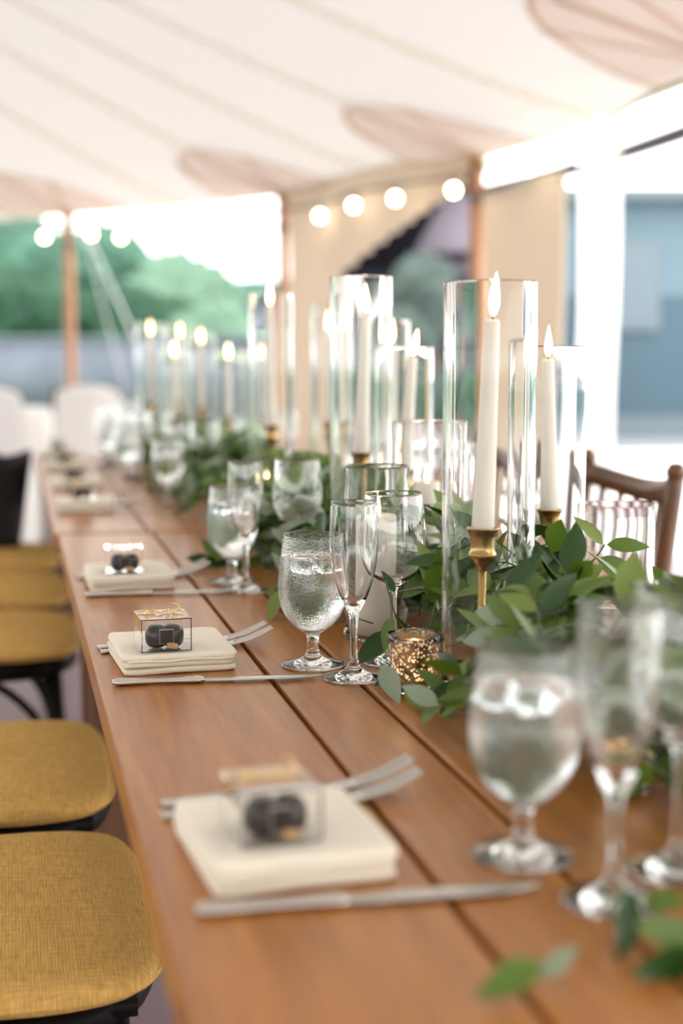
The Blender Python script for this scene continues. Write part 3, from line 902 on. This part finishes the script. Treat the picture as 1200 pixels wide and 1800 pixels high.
def make_knife(label):
    t = thing('dinner_knife', (0, 0, 0), 0, label, 'knife', 'knives beside the napkins')
    b = MB(); pts = [(0.006 * i, 0, 0.0042) for i in range(18)]
    b.tube(pts, [0.0045] + [0.0075 + 0.001 * math.cos(i * .35) for i in range(1, 17)] + [0.006], 12, flat=0.52)
    b.build('handle', 'steel', t)
    b = MB()
    def bl(u, v):
        x = 0.100 + 0.135 * u
        wdt = 0.0095 * (1 if u < .72 else max(0.04, math.cos((u - .72) / .28 * PI / 2) ** .8)) * (0.7 + 0.3 * min(1, u * 6))
        a = 2 * PI * v
        return (x, 0.001 + wdt * math.cos(a), 0.0035 + 0.0011 * math.sin(a))
    b.grid(bl, 26, 12)
    b.build('blade', 'steel', t)
    return t
SET_Y = [0.912, 1.598, 2.195, 3.36, 3.93, 4.58, 5.12]    # near edge of each napkin
nap = make_napkin('cream folded napkin at the ' + ordl(0))
box_ = make_box('clear favour box on the napkin at the ' + ordl(0))
fork = make_fork('steel fork, camera-side one of two, at the ' + ordl(0))
knf = make_knife('steel knife at the ' + ordl(0))
NX = [0.184, 0.178, 0.176, 0.166, 0.172, 0.168, 0.165]
NR_ = [4, 3, 1, -2, 2, 0, 1]
for i, y in enumerate(SET_Y):
    x = NX[i]
    l, r = (x, y + 0.085, TZ), R(NR_[i])
    ly = y + 0.085
    if i == 0:
        nap.location = l; nap.rotation_euler.z = r
        box_.location = (x - 0.010, y + 0.062, TZ + 0.0255); box_.rotation_euler.z = R(6)
        knf.location = (0.110, 0.895, TZ); knf.rotation_euler.z = R(-2)
        fork.location = (0.108, 1.098, TZ); fork.rotation_euler.z = R(3)
        f2, fl_ = (0.112, 1.128, TZ), R(5)
    else:
        copy_tree(nap, l, r, 'cream folded napkin at the ' + ordl(i))
        copy_tree(box_, (x + (-0.012 if i == 1 else -0.008), y + (0.045 if i == 1 else 0.055), TZ + 0.0255), R([0, 3, -2, 4, -5, 2, 0][i]), 'clear favour box on the napkin at the ' + ordl(i))
        copy_tree(knf, (0.102, y - 0.033, TZ), R(-4 if i == 1 else -3), 'steel knife at the ' + ordl(i))
        if i > 3: continue
        copy_tree(fork, (0.100, y + 0.146, TZ), R(2 if i == 1 else -2), 'steel fork, camera-side one of two, at the ' + ordl(i))
        f2, fl_ = (0.098, y + 0.172, TZ), R(4 if i == 1 else 0)
    copy_tree(fork, f2, fl_, 'steel fork, far-side one of two, at the ' + ordl(i))

# ------------------------------------------------------------------ glassware
def spl(pts, n=5):
    return [(max(0, p.x), p.z) for p in smooth_path([(r, 0, z) for r, z in pts], n)]
def goblet_parts(t, mist, water=True):
    outer = [(0, 0.0006), (0.030, 0.0006), (0.0340, 0.0006), (0.0348, 0.0006), (0.0366, 0.0009), (0.0373, 0.0016), (0.0371, 0.0026)] + spl([(0.0360, 0.0036), (0.022, 0.0065), (0.0105, 0.012), (0.0072, 0.020), (0.0068, 0.030), (0.009, 0.0385), (0.017, 0.0445), (0.027, 0.0530), (0.0355, 0.0665), (0.0400, 0.083), (0.0408, 0.099), (0.0394, 0.118), (0.0366, 0.138), (0.0345, 0.1562)]) + [(0.0343, 0.1569), (0.0339, 0.1571), (0.0335, 0.1569)]
    inner = spl([(0.0333, 0.1562), (0.0354, 0.138), (0.0381, 0.118), (0.0394, 0.099), (0.0385, 0.083), (0.0338, 0.0675), (0.025, 0.0555), (0.013, 0.0485), (0.003, 0.0465)]) + [(0, 0.0464)]
    b = MB(); b.lathe(outer + inner, 56); b.build('glass', 'misted_glass' if mist else 'clear_glass', t)
    if water:
        wl = 0.133
        prof = [(0, 0.0461)] + [(r + 0.00018, z - 0.0002) for r, z in reversed(inner[:-1]) if z < wl]
        prof += [(prof[-1][0] - 0.0008, wl), (0, wl)]
        b = MB(); b.lathe(prof, 48); b.build('water', 'water', t)
        rnd = random.Random(3)
        for (x, y, z) in ((0.012, 0.006, 0.121), (-0.014, 0.008, 0.120), (0.0, -0.015, 0.1195)):
            b = MB(); b.box((0, 0, 0), (0.020, 0.020, 0.017)); b.build('ice_cube', 'ice', t, loc=(x, y, z), rot=(rnd.uniform(-.4, .4), rnd.uniform(-.4, .4), rnd.uniform(0, 3)), bevel=0.003)
def flute_parts(t):
    outer = [(0, 0.0006), (0.028, 0.0006), (0.0320, 0.0006), (0.0326, 0.0006), (0.0343, 0.0009), (0.0349, 0.0015), (0.0347, 0.0023)] + spl([(0.0338, 0.0032), (0.018, 0.007), (0.0075, 0.015), (0.0045, 0.030), (0.0042, 0.055), (0.0060, 0.074), (0.0115, 0.0855), (0.0185, 0.103), (0.0245, 0.125), (0.0275, 0.150), (0.0275, 0.175), (0.0263, 0.2012)]) + [(0.0261, 0.2019), (0.0258, 0.2021), (0.0255, 0.2019)]
    inner = spl([(0.0253, 0.2012), (0.0266, 0.175), (0.0265, 0.150), (0.0235, 0.126), (0.0175, 0.105), (0.0095, 0.090), (0.002, 0.0855)]) + [(0, 0.0854)]
    b = MB(); b.lathe(outer + inner, 48); b.build('glass', 'clear_glass', t)
def wine_parts(t):
    outer = [(0, 0.0006), (0.029, 0.0006), (0.0330, 0.0006), (0.0336, 0.0006), (0.0353, 0.0009), (0.0359, 0.0015), (0.0357, 0.0023)] + spl([(0.0348, 0.0032), (0.018, 0.007), (0.0075, 0.015), (0.0045, 0.032), (0.0042, 0.070), (0.0058, 0.089), (0.014, 0.0975), (0.027, 0.107), (0.0355, 0.122), (0.0388, 0.142), (0.0382, 0.165), (0.0360, 0.187), (0.0339, 0.2032)]) + [(0.0337, 0.2039), (0.0334, 0.2041), (0.0331, 0.2039)]
    inner = spl([(0.0329, 0.2032), (0.0351, 0.187), (0.0373, 0.165), (0.0379, 0.142), (0.0346, 0.123), (0.0262, 0.109), (0.013, 0.1008), (0.002, 0.099)]) + [(0, 0.0989)]
    b = MB(); b.lathe(outer + inner, 52); b.build('glass', 'clear_glass', t)
GL = []      # xy, radius of what stands on the table, for the greenery to keep clear of
def glassware(kind, x, y, label, group, proto={}):
    GL.append((x, y, 0.040 if kind != 'flute' else 0.034))
    cat = {'goblet': ('water_goblet', 'goblet'), 'mist': ('water_goblet', 'goblet'), 'flute': ('champagne_flute', 'flute'), 'wine': ('wine_glass', 'wine glass')}[kind]
    if kind in proto:
        return copy_tree(proto[kind], (x, y, TZ), random.uniform(0, 6), label, group)
    t = thing(cat[0], (x, y, TZ), 0, label, cat[1], group)
    {'goblet': lambda: goblet_parts(t, False), 'mist': lambda: goblet_parts(t, True), 'flute': lambda: flute_parts(t), 'wine': lambda: wine_parts(t)}[kind]()
    proto[kind] = t
    return t
GLS = [
    (0.357, 0.952, 0.386, 0.856, 0.454, 0.900), (0.340, 1.616, 0.371, 1.539, 0.436, 1.610), (0.340, 2.244, 0.349, 2.162, 0.432, 2.170),
    (0.378, 3.56, 0.385, 3.46, 0.465, 3.51), (0.335, 4.22, 0.355, 4.13, 0.42, 4.16), (0.325, 4.82, 0.300, 4.72, 0.365, 4.69), (0.335, 5.25, 0.36, 5.15, 0.42, 5.22)]
for i, (gx, gy, fx, fy, wx, wy) in enumerate(GLS):
    glassware('mist', gx, gy, 'iced water goblet with misted bowl at the ' + ordl(i), 'water goblets')
    glassware('flute', fx, fy, 'empty champagne flute at the ' + ordl(i), 'champagne flutes')
    glassware('wine', wx, wy, 'empty wine glass at the ' + ordl(i), 'wine glasses')
for kind, x, y, lab in [('wine', 0.905, 1.70, 'empty wine glass at the right frame edge'), ('goblet', 0.86, 2.30, 'water goblet on the far side behind the right-hand candle'),
                        ('flute', 0.84, 2.55, 'champagne flute on the far side behind the tallest front candle'), ('wine', 0.86, 2.82, 'wine glass on the far side, behind the brass candlesticks'),
                        ('goblet', 0.90, 3.52, 'water goblet on the far side of the rear table'), ('wine', 0.80, 4.20, 'wine glass on the far side of the rear table')]:
    glassware(kind, x, y, lab, 'glasses on the far side')

# ------------------------------------------------------------------ candles
flame_me = MB().lathe(spl([(0.0, 0.0), (0.0030, 0.002), (0.0058, 0.009), (0.0064, 0.016), (0.0050, 0.027), (0.0026, 0.038), (0.0, 0.048)], 4), 16).mesh('flame', 'flame')
wick_me = MB().tube([(0, 0, 0), (0.0003, 0, 0.005), (0.001, 0, 0.010)], 0.0008, 6).mesh('wick', 'wick')
def candle_top(t, h, fs=1.0, lean=0.0):
    put('wick', wick_me, t, (0, 0, h - 0.002))
    f = put('flame', flame_me, t, (0.0006, 0, h + 0.003), (0, lean, 0)); f.scale = (fs * .9, fs * .9, fs)
def candlestick(x, y, h, label):
    t = thing('brass_candlestick', (x, y, TZ), 0, label, 'candlestick', 'brass candlesticks')
    b = MB(); b.lathe([(0, 0.0002), (0.034, 0.0002), (0.036, 0.003)] + spl([(0.034, 0.006), (0.020, 0.009), (0.009, 0.014), (0.005, 0.022)]) + [(0, 0.0225)], 36); b.build('foot', 'brass', t)
    b = MB(); b.lathe([(0, 0.021), (0.0042, 0.021), (0.0042, h - 0.045), (0, h - 0.045)], 16); b.build('stem', 'brass', t)
    b = MB(); b.lathe([(0, h - 0.047), (0.005, h - 0.046)] + spl([(0.0055, h - 0.042), (0.0125, h - 0.034), (0.0150, h - 0.029), (0.0138, h - 0.026), (0.0128, h - 0.020), (0.0140, h - 0.008), (0.0178, h - 0.001)]) + [(0.0180, h), (0.0165, h), (0.0125, h - 0.004), (0, h - 0.004)], 32)
    b.build('cup', 'brass', t)
def taper(x, y, z, h, tilt, r0, r1, label, fs=1.0, lean=None):
    t = thing('taper_candle', (x, y, z), 0, label, 'candle', 'lit white taper candles', rot=(0, R(tilt), R(-13)))
    b = MB(); b.lathe([(0, 0.0), (r0 * .8, 0.0), (r0 * .92, 0.003), (r0, 0.006)] + [(r0 + (r1 - r0) * k / 10, 0.006 + (h - 0.009) * k / 10) for k in range(1, 11)] + [(r1 * .85, h), (r1 * .4, h - 0.0015), (0, h - 0.002)], 28)
    b.build('wax', 'candle_wax', t)
    candle_top(t, h, fs, R(-tilt if lean is None else lean))
def hurricane(x, y, r, h, label, group='tall clear glass cylinders'):
    GL.append((x, y, r + 0.006))
    t = tag(MB().lathe([(0, 0.0003), (r - .006, 0.0003), (r - .0035, 0.0003), (r - .001, 0.0013), (r, 0.0035)] + [(r, 0.003 + (h - 0.005) * k / 6) for k in range(1, 7)] + [(r - 0.0003, h - 0.0008), (r - 0.0009, h), (r - 0.0018, h), (r - 0.0025, h - 0.0008), (r - 0.0027, h - 0.002)] + [(r - 0.0027, 0.006 + (h - 0.008) * (1 - k / 6)) for k in range(1, 7)] + [(r - .005, 0.0045), (0, 0.0045)], 72).build('glass_cylinder', 'hurricane_glass', loc=(x, y, TZ)), label, 'glass cylinder', group)
    return t
# x, y, radius, height, stick height, candle length, tilt, name
TALL = [
    (0.491, 1.428, 0.049, 0.441, 0.178, 0.219, 2.0, 'at front centre, right of the mercury votive'),
    (0.539, 2.189, 0.049, 0.487, 0.207, 0.216, 2.0, 'tallest, left of the front centre one'),
    (0.687, 1.759, 0.049, 0.377, 0.158, 0.196, -1.6, 'shorter, rightmost, against the white curtain'),
    (0.565, 3.128, 0.049, 0.500, 0.205, 0.262, -0.6, 'behind the third setting, before the middle pole'),
    (0.637, 2.287, 0.049, 0.379, 0.170, 0.186, 4.0, 'shorter, directly left of the front centre one'),
    (0.775, 2.90, 0.043, 0.437, 0.175, 0.210, 1.0, 'behind, right of the tallest one'),
    (0.742, 3.32, 0.045, 0.485, 0.200, 0.215, -1.0, 'behind, left of the tallest one'),
    (0.805, 3.44, 0.045, 0.455, 0.200, 0.205, 0.0, 'seen through the tallest one'),
    (0.454, 4.755, 0.049, 0.470, 0.205, 0.220, 0.0, 'leftmost in the far cluster'),
    (0.519, 4.64, 0.047, 0.390, 0.160, 0.194, 0.0, 'second from left in the far cluster, low'),
    (0.585, 5.04, 0.049, 0.470, 0.205, 0.216, 0.0, 'rearmost in the far cluster'),
    (0.618, 4.73, 0.047, 0.440, 0.190, 0.207, 0.0, 'middle of the far cluster'),
    (0.666, 4.44, 0.049, 0.380, 0.160, 0.187, 0.0, 'rightmost in the far cluster, low'),
    (0.772, 4.56, 0.045, 0.380, 0.160, 0.189, 0.0, 'just left of the one before the middle pole'),
]
for k, (x, y, r, h, sh, ch, tilt, nm) in enumerate(TALL):
    hurricane(x, y, r, h, 'tall clear glass cylinder round a taper, ' + nm)
    dx = -0.006 if k == 0 else (0.003 if k == 2 else 0.0)
    sy = y
    candlestick(x + dx, sy, sh, 'slim brass candlestick inside the glass cylinder, ' + nm) if True else None
    taper(x + dx, sy, TZ + sh - 0.0035, ch + 0.003, tilt, 0.0122, 0.0082, 'lit white taper, glass cylinder ' + nm, fs=[1.0, .95, .9, 1.0, .95][k] if k < 5 else 1.0,
          lean=[2, -4, 2, 0, 6][k] if k < 5 else 0)
for bob in bpy.data.objects:      # the sticks' foot stands on the glass bottom
    if bob.name.startswith(('brass_candlestick', 'taper_candle')): bob.location.z += 0.0046
# pillars in lower cylinders
def pillar(x, y, r, h, label, z=0.0048):
    t = thing('pillar_candle', (x, y, TZ + z), 0, label, 'candle', 'white pillar candles')
    b = MB(); b.lathe([(0, 0), (r, 0)] + [(r, h * k / 5) for k in range(1, 5)] + [(r, h - 0.002), (r * .93, h), (r * .6, h - 0.004), (0, h - 0.006)], 36); b.build('wax', 'candle_wax', t)
    candle_top(t, h - 0.005, 0.62)
LOW = [(0.455, 1.764, 0.042, 0.224, 0.026, 0.156, 'behind the sharp champagne flute'), (0.607, 2.050, 0.052, 0.267, 0.020, 0.171, 'between the tall cylinders at mid table'),
       (0.836, 1.865, 0.050, 0.156, 0, 0, 'empty, low, near the right edge'), (0.473, 2.676, 0.043, 0.168, 0.024, 0.112, 'low, behind the third setting')]
for (x, y, r, h, pr_, ph, nm) in LOW:
    hurricane(x, y, r, h, 'short clear glass cylinder, ' + nm, 'short glass cylinders')
    if ph: pillar(x, y, pr_, ph, 'lit white pillar candle in the short cylinder ' + nm.replace('low, ', ''))
GL.append((0.70, 2.70, 0.025))
pillar(0.70, 2.70, 0.02, 0.150, 'lit white pillar candle standing free among the leaves at mid table', z=0.0003)

def votive(x, y, label):
    GL.append((x, y, 0.034))
    t = thing('mercury_votive', (x, y, TZ), 0, label, 'votive holder', 'speckled gold votives')
    b = MB(); b.lathe([(0, 0.004), (0.0205, 0.004), (0.0222, 0.006)] + [(0.0222 + 0.0058 * k / 6, 0.006 + 0.056 * k / 6) for k in range(1, 7)], 44); b.build('gilt_lining', 'mercury_glass', t)
    b = MB(); b.lathe([(0, 0.0003), (0.0215, 0.0003), (0.0235, 0.002)] + [(0.0235 + 0.0062 * k / 6, 0.002 + 0.062 * k / 6) for k in range(1, 7)] + [(0.0290, 0.0648), (0.0284, 0.064)] + [(0.0226 + 0.0058 * (1 - k / 6), 0.006 + 0.058 * (1 - k / 6)) for k in range(1, 7)] + [(0, 0.0035)], 44)
    b.build('glass_cup', 'clear_glass', t)
    b = MB(); b.lathe([(0, 0.0052), (0.0185, 0.0052), (0.0188, 0.018), (0, 0.017)], 28); b.build('tea_light', 'candle_wax', t)
    f = put('flame', flame_me, t, (0, 0, 0.0185)); f.scale = (.8, .8, .5)
votive(0.421, 1.465, 'speckled gold mercury-glass votive beside the sharp champagne flute')
votive(0.496, 1.085, 'speckled gold votive glowing behind the blurred near flute')

# ------------------------------------------------------------------ greenery
def leaf_mesh(name, mat, w, bend, fold):
    b = MB()
    n_ = 7
    for i in range(n_ + 1):
        u = i / n_
        hw = w * math.sin(PI * min(1, u) ** 0.85) ** 0.9 * (1 - 0.25 * u) if 0 < u < 1 else 0.0
        z = -bend * u * u
        for s in (-1, 0, 1):
            b.v.append((u, s * hw, z + fold * hw * abs(s)))
    for i in range(n_):
        for s in range(2):
            a = i * 3 + s
            b.f.append((a, a + 1, a + 4, a + 3))
    me = b.mesh(name, mat)
    return me
LEAF = {}
for mt in ('leaf_deep', 'leaf_mid', 'leaf_olive', 'leaf_pale'):
    LEAF[mt] = [leaf_mesh('leaf', mt, w, bd, fd) for (w, bd, fd) in ((0.23, 0.10, 0.25), (0.20, 0.22, 0.15), (0.26, -0.08, 0.3))]
def leaf_matrix(p, d, n_hint, size, roll=0.0):
    d = d.normalized()
    sd = n_hint.cross(d)
    if sd.length < 0.15: sd = Vector((0.3, 0.2, 1)).cross(d)
    sd.normalize(); nrm_ = d.cross(sd)
    m = Matrix((d, sd, nrm_)).transposed().to_4x4()
    return Matrix.Translation(p) @ m @ Matrix.Rotation(roll, 4, 'X') @ Matrix.Scale(size, 4)
def clear(p, margin=0.0, top=0.2):
    if p.z < TZ + 0.004: return False
    for (x, y, r) in GL:
        if (p.x - x) ** 2 + (p.y - y) ** 2 < (r + margin) ** 2: return False
    return True

def garland(name, y0, y1, count, label, seed, keep):
    rnd = random.Random(seed)
    gl = thing(name, (0.57, (y0 + y1) / 2, TZ), 0, label, 'garland', 'garlands of greenery')
    inv = gl.location
    leaves = []; stems = MB()
    tries = 0
    def dome(x):
        return 0.045 + 0.115 * max(0.0, 1 - ((x - 0.56) / (0.22 if x < 0.56 else 0.17)) ** 2)
    while len(leaves) < count and tries < 60000:
        tries += 1
        y = rnd.uniform(y0, y1)
        xl = 0.41 if y < 1.78 else 0.365
        x = rnd.uniform(xl, 0.75)
        top = dome(x)
        base = Vector((x, y, TZ + rnd.uniform(0.006, top * 0.8)))
        if not clear(base): continue
        az = rnd.uniform(0, 2 * PI); el = R(rnd.uniform(-10, 75))
        Ls = rnd.uniform(0.06, 0.16)
        d = Vector((math.cos(az) * math.cos(el), math.sin(az) * math.cos(el), math.sin(el)))
        pts = []
        p = base.copy()
        nn_ = rnd.randint(3, 6)
        for k in range(nn_ + 1):
            pts.append(p.copy())
            d = (d + Vector((rnd.uniform(-.2, .2), rnd.uniform(-.2, .2), rnd.uniform(-.25, .12)))).normalized()
            p = p + d * (Ls / nn_)
            if p.z < TZ + 0.006: p.z = TZ + 0.006
            if not clear(p) or p.x < xl - .01 or p.x > 0.80 or p.y < y0 - .04 or p.y > y1 + .04 or p.z > TZ + dome(p.x): break
        if len(pts) < 2: continue
        stems.tube([q - inv for q in pts], 0.0010, 4)
        for k in range(1, len(pts)):
            t_ = (pts[k] - pts[k - 1]).normalized()
            for sd in ((1, -1) if rnd.random() < .5 else (1 if k % 2 else -1,)):
                side = t_.cross(Vector((0, 0, 1)))
                if side.length < 0.1: side = Vector((1, 0, 0))
                dl = (t_ * rnd.uniform(.3, .9) + side.normalized() * sd * 0.8 + Vector((0, 0, rnd.uniform(-.3, .4)))).normalized()
                sz = rnd.uniform(0.042, 0.074)
                tip = pts[k] + dl * sz; mid = pts[k] + dl * sz * .5; q3 = pts[k] + dl * sz * .25
                if not (clear(tip) and clear(mid, 0.008) and clear(q3, 0.004)) or tip.x < xl - 0.035 or tip.z > TZ + dome(tip.x) + 0.035: continue
                mt = rnd.choices(['leaf_deep', 'leaf_mid', 'leaf_olive', 'leaf_pale'], [5, 4.5, 1.6, 1.3])[0]
                nh = Vector((rnd.uniform(-.9, .4), rnd.uniform(-1.1, .3), rnd.uniform(.15, 1.0)))
                leaves.append((leaf_matrix(pts[k] - inv, dl, nh, sz), mt, rnd.randrange(3), mid))
    # those that show largest: near the camera, high, on the camera's side
    leaves.sort(key=lambda L_: L_[3].y * 0.5 - 3.0 * (L_[3].z - TZ) + 1.0 * L_[3].x)
    for (mtx, mt, vi, _m) in leaves[:keep]:
        o = bpy.data.objects.new('leaf', LEAF[mt][vi]); COL.objects.link(o); o.parent = gl; o.matrix_local = mtx
    mats = ['leaf_deep', 'leaf_mid', 'leaf_olive', 'leaf_pale']
    rest = MB(); mi = []
    for (mtx, mt, vi, _m) in leaves[keep:]:
        me = LEAF[mt][vi]
        rest.add([v.co for v in me.vertices], [tuple(pl.vertices) for pl in me.polygons], mtx)
        mi += [mats.index(mt)] * len(me.polygons)
    if rest.v:
        o = rest.build('leaf_mass', None, gl); o['kind'] = 'stuff'
        for m_ in mats: o.data.materials.append(M[m_])
        o.data.polygons.foreach_set('material_index', mi)
    o = stems.build('stems', 'stem_green', gl); o['kind'] = 'stuff'
    return gl
g1 = garland('leafy_garland', 0.93, 2.88, 1560, 'leafy green garland lying down the middle of the near table', 11, 292)
g2 = garland('leafy_garland', 2.97, 5.25, 1200, 'blurred leafy green garland down the middle of the rear table', 12, 300)

# single sprigs the photo shows clearly: list of (base, tip, material, roll), stems as polylines
def sprig(name, origin, label, leaves, stems):
    t = thing(name, origin, 0, label, 'sprig')
    o = Vector(origin)
    for (a, c, mt, roll) in leaves:
        a, c = Vector(a), Vector(c)
        lf = bpy.data.objects.new('leaf', LEAF[mt][int(roll * 10) % 3]); COL.objects.link(lf); lf.parent = t
        lf.matrix_local = leaf_matrix(a - o, c - a, Vector((-0.25, -0.8, 0.55)), (c - a).length * 1.05, (roll - 0.8) * 0.8)
    for s in stems:
        b = MB(); b.tube([Vector(p) - o for p in smooth_path(s, 4)], 0.0012, 6); b.build('stem', 'stem_green', t)
    return t
sprig('leafy_sprig', (0.652, 1.621, 0.765), 'upright leafy sprig curling up beside the right-hand glass cylinder', [
    ((0.705, 1.617, 0.893), (0.674, 1.629, 0.928), 'leaf_olive', 1.2), ((0.709, 1.616, 0.893), (0.759, 1.600, 0.894), 'leaf_mid', 1.0),
    ((0.697, 1.618, 0.876), (0.754, 1.602, 0.846), 'leaf_mid', 0.9), ((0.679, 1.620, 0.866), (0.632, 1.622, 0.828), 'leaf_mid', -1.0),
    ((0.660, 1.621, 0.826), (0.620, 1.628, 0.862), 'leaf_mid', 1.1), ((0.655, 1.621, 0.815), (0.70, 1.58, 0.800), 'leaf_olive', 0.5)],
    [[(0.652, 1.621, 0.766), (0.654, 1.621, 0.815), (0.670, 1.619, 0.836), (0.681, 1.620, 0.863), (0.695, 1.618, 0.876), (0.707, 1.617, 0.893)], [(0.654, 1.621, 0.815), (0.633, 1.625, 0.845), (0.622, 1.627, 0.862)]])
sprig('leafy_sprig', (0.43, 1.40, 0.762), 'glossy leaves spilling over the table in front of the mercury votive', [
    ((0.392, 1.47, 0.792), (0.397, 1.425, 0.764), 'leaf_pale', 0.9), ((0.447, 1.405, 0.772), (0.418, 1.420, 0.800), 'leaf_mid', 1.0),
    ((0.447, 1.395, 0.778), (0.407, 1.400, 0.764), 'leaf_deep', 0.7), ((0.460, 1.385, 0.798), (0.433, 1.36, 0.765), 'leaf_mid', 1.1),
    ((0.455, 1.38, 0.790), (0.420, 1.385, 0.778), 'leaf_deep', 0.4), ((0.455, 1.36, 0.775), (0.448, 1.31, 0.764), 'leaf_deep', 0.6),
    ((0.470, 1.35, 0.800), (0.452, 1.345, 0.765), 'leaf_mid', -0.9), ((0.442, 1.375, 0.770), (0.418, 1.35, 0.763), 'leaf_deep', 0.2), ((0.462, 1.36, 0.805), (0.432, 1.365, 0.815), 'leaf_deep', 0.5)],
    [[(0.48, 1.36, 0.790), (0.455, 1.385, 0.790), (0.43, 1.42, 0.772), (0.397, 1.465, 0.790)]]).location += Vector((-0.008, -0.010, 0))
sprig('leafy_sprig', (0.385, 1.50, 0.762), 'round leaves between the sharp flute and the mercury votive', [
    ((0.410, 1.515, 0.835), (0.399, 1.515, 0.795), 'leaf_mid', 1.2), ((0.412, 1.515, 0.836), (0.440, 1.51, 0.795), 'leaf_deep', -1.0),
    ((0.414, 1.52, 0.860), (0.402, 1.525, 0.885), 'leaf_deep', 1.0), ((0.425, 1.50, 0.785), (0.385, 1.49, 0.764), 'leaf_deep', 0.6), ((0.43, 1.60, 0.80), (0.385, 1.585, 0.768), 'leaf_deep', 0.6),
    ((0.460, 1.53, 0.845), (0.462, 1.52, 0.905), 'leaf_mid', 1.4), ((0.470, 1.53, 0.840), (0.485, 1.52, 0.900), 'leaf_mid', 1.3), ((0.475, 1.55, 0.850), (0.452, 1.55, 0.912), 'leaf_olive', 1.2)],
    [[(0.45, 1.53, 0.77), (0.43, 1.52, 0.80), (0.412, 1.517, 0.84), (0.403, 1.52, 0.875)], [(0.45, 1.53, 0.77), (0.465, 1.53, 0.85)]])
sprig('leafy_sprig', (0.335, 2.44, 0.762), 'leaf spray straying onto the bare wood behind the third napkin', [
    ((0.335, 2.45, 0.768), (0.292, 2.455, 0.772), 'leaf_deep', 0.5), ((0.345, 2.44, 0.768), (0.305, 2.42, 0.765), 'leaf_deep', 0.5), ((0.352, 2.45, 0.770), (0.320, 2.47, 0.800), 'leaf_mid', 0.8),
    ((0.360, 2.43, 0.770), (0.335, 2.40, 0.764), 'leaf_deep', 0.3), ((0.375, 2.43, 0.775), (0.345, 2.44, 0.815), 'leaf_deep', 0.9), ((0.385, 2.40, 0.77), (0.365, 2.36, 0.766), 'leaf_mid', 0.6),
    ((0.395, 2.42, 0.78), (0.38, 2.42, 0.83), 'leaf_deep', 1.1), ((0.41, 2.40, 0.78), (0.40, 2.35, 0.80), 'leaf_mid', 0.7)],
    [[(0.44, 2.42, 0.775), (0.40, 2.42, 0.776), (0.36, 2.44, 0.770), (0.325, 2.45, 0.768)]])
sprig('leafy_sprig', (0.40, 1.95, 0.762), 'leaves and one hanging blade behind the sharp water goblet', [
    ((0.362, 1.93, 0.800), (0.337, 1.90, 0.764), 'leaf_olive', 1.2), ((0.385, 1.96, 0.785), (0.345, 1.98, 0.790), 'leaf_mid', 0.4), ((0.39, 1.97, 0.80), (0.360, 1.98, 0.845), 'leaf_pale', 1.2),
    ((0.40, 1.95, 0.79), (0.362, 1.94, 0.812), 'leaf_mid', 0.9), ((0.41, 1.97, 0.80), (0.385, 2.00, 0.85), 'leaf_deep', 0.8), ((0.42, 1.95, 0.78), (0.39, 1.92, 0.768), 'leaf_deep', 0.3),
    ((0.43, 1.98, 0.81), (0.41, 2.0, 0.86), 'leaf_deep', 0.9), ((0.42, 2.05, 0.80), (0.385, 2.06, 0.83), 'leaf_deep', 0.6)],
    [[(0.46, 1.97, 0.775), (0.42, 1.97, 0.795), (0.385, 1.96, 0.787), (0.36, 1.93, 0.800)]])
sprig('leafy_sprig', (0.38, 0.775, 0.762), 'blurred dark leaves at the lower right corner of the table', [
    ((0.372, 0.80, 0.790), (0.352, 0.765, 0.764), 'leaf_deep', 0.3), ((0.375, 0.79, 0.785), (0.398, 0.770, 0.792), 'leaf_mid', 0.5),
    ((0.392, 0.745, 0.768), (0.345, 0.740, 0.766), 'leaf_deep', 0.2), ((0.40, 0.755, 0.770), (0.358, 0.762, 0.784), 'leaf_mid', 0.8), ((0.40, 0.74, 0.768), (0.375, 0.715, 0.763), 'leaf_deep', 0.2)],
    [[(0.42, 0.77, 0.765), (0.39, 0.765, 0.768), (0.372, 0.80, 0.79), (0.366, 0.825, 0.764)]])
def loose_leaf(a, c, mt, roll, label):
    a, c = Vector(a), Vector(c)
    o = tag(bpy.data.objects.new('fallen_leaf', LEAF[mt][0]), label, 'leaf'); COL.objects.link(o)
    o.matrix_world = leaf_matrix(a, c - a, Vector((0.0, -0.75, 0.65)), (c - a).length)
loose_leaf((0.290, 0.742, 0.776), (0.246, 0.726, 0.768), 'leaf_mid', 0.75, 'green fallen leaf on the wood at the bottom edge')
loose_leaf((0.290, 0.744, 0.766), (0.312, 0.738, 0.786), 'leaf_pale', 1.25, 'pale upturned fallen leaf on the wood at the bottom edge')

def flower(p, r, label, tilt):
    t = thing('white_flower', p, 0, label, 'flower', 'small white blooms in the garland', rot=tilt)
    me = leaf_mesh('petal', 'petal_white', 0.34, -0.25, 0.2)
    for ring_ in range(2):
        for k in range(7):
            o = bpy.data.objects.new('petal', me); COL.objects.link(o); o.parent = t
            o.rotation_euler = (0, -R(18 + 32 * ring_), 2 * PI * k / 7 + 0.4 * ring_); o.scale = (r * (1 - .25 * ring_),) * 3
    b = MB(); b.lathe([(0, r * .1), (r * .16, r * .12), (r * .14, r * .26), (0, r * .3)], 12); b.build('core', 'petal_core', t)
flower((0.555, 1.236, 0.862), 0.026, 'white flower seen behind the blurred near glasses', (R(20), R(-25), 0))
flower((0.535, 1.262, 0.850), 0.020, 'smaller white flower tucked left of the other bloom', (R(30), R(-30), 1))
flower((0.475, 1.345, 0.828), 0.024, 'white drooping flower beside the front brass candlestick', (R(60), R(-40), 0))
flower((0.62, 1.14, 0.842), 0.024, 'white flower at the right frame edge', (R(10), R(-35), 2))
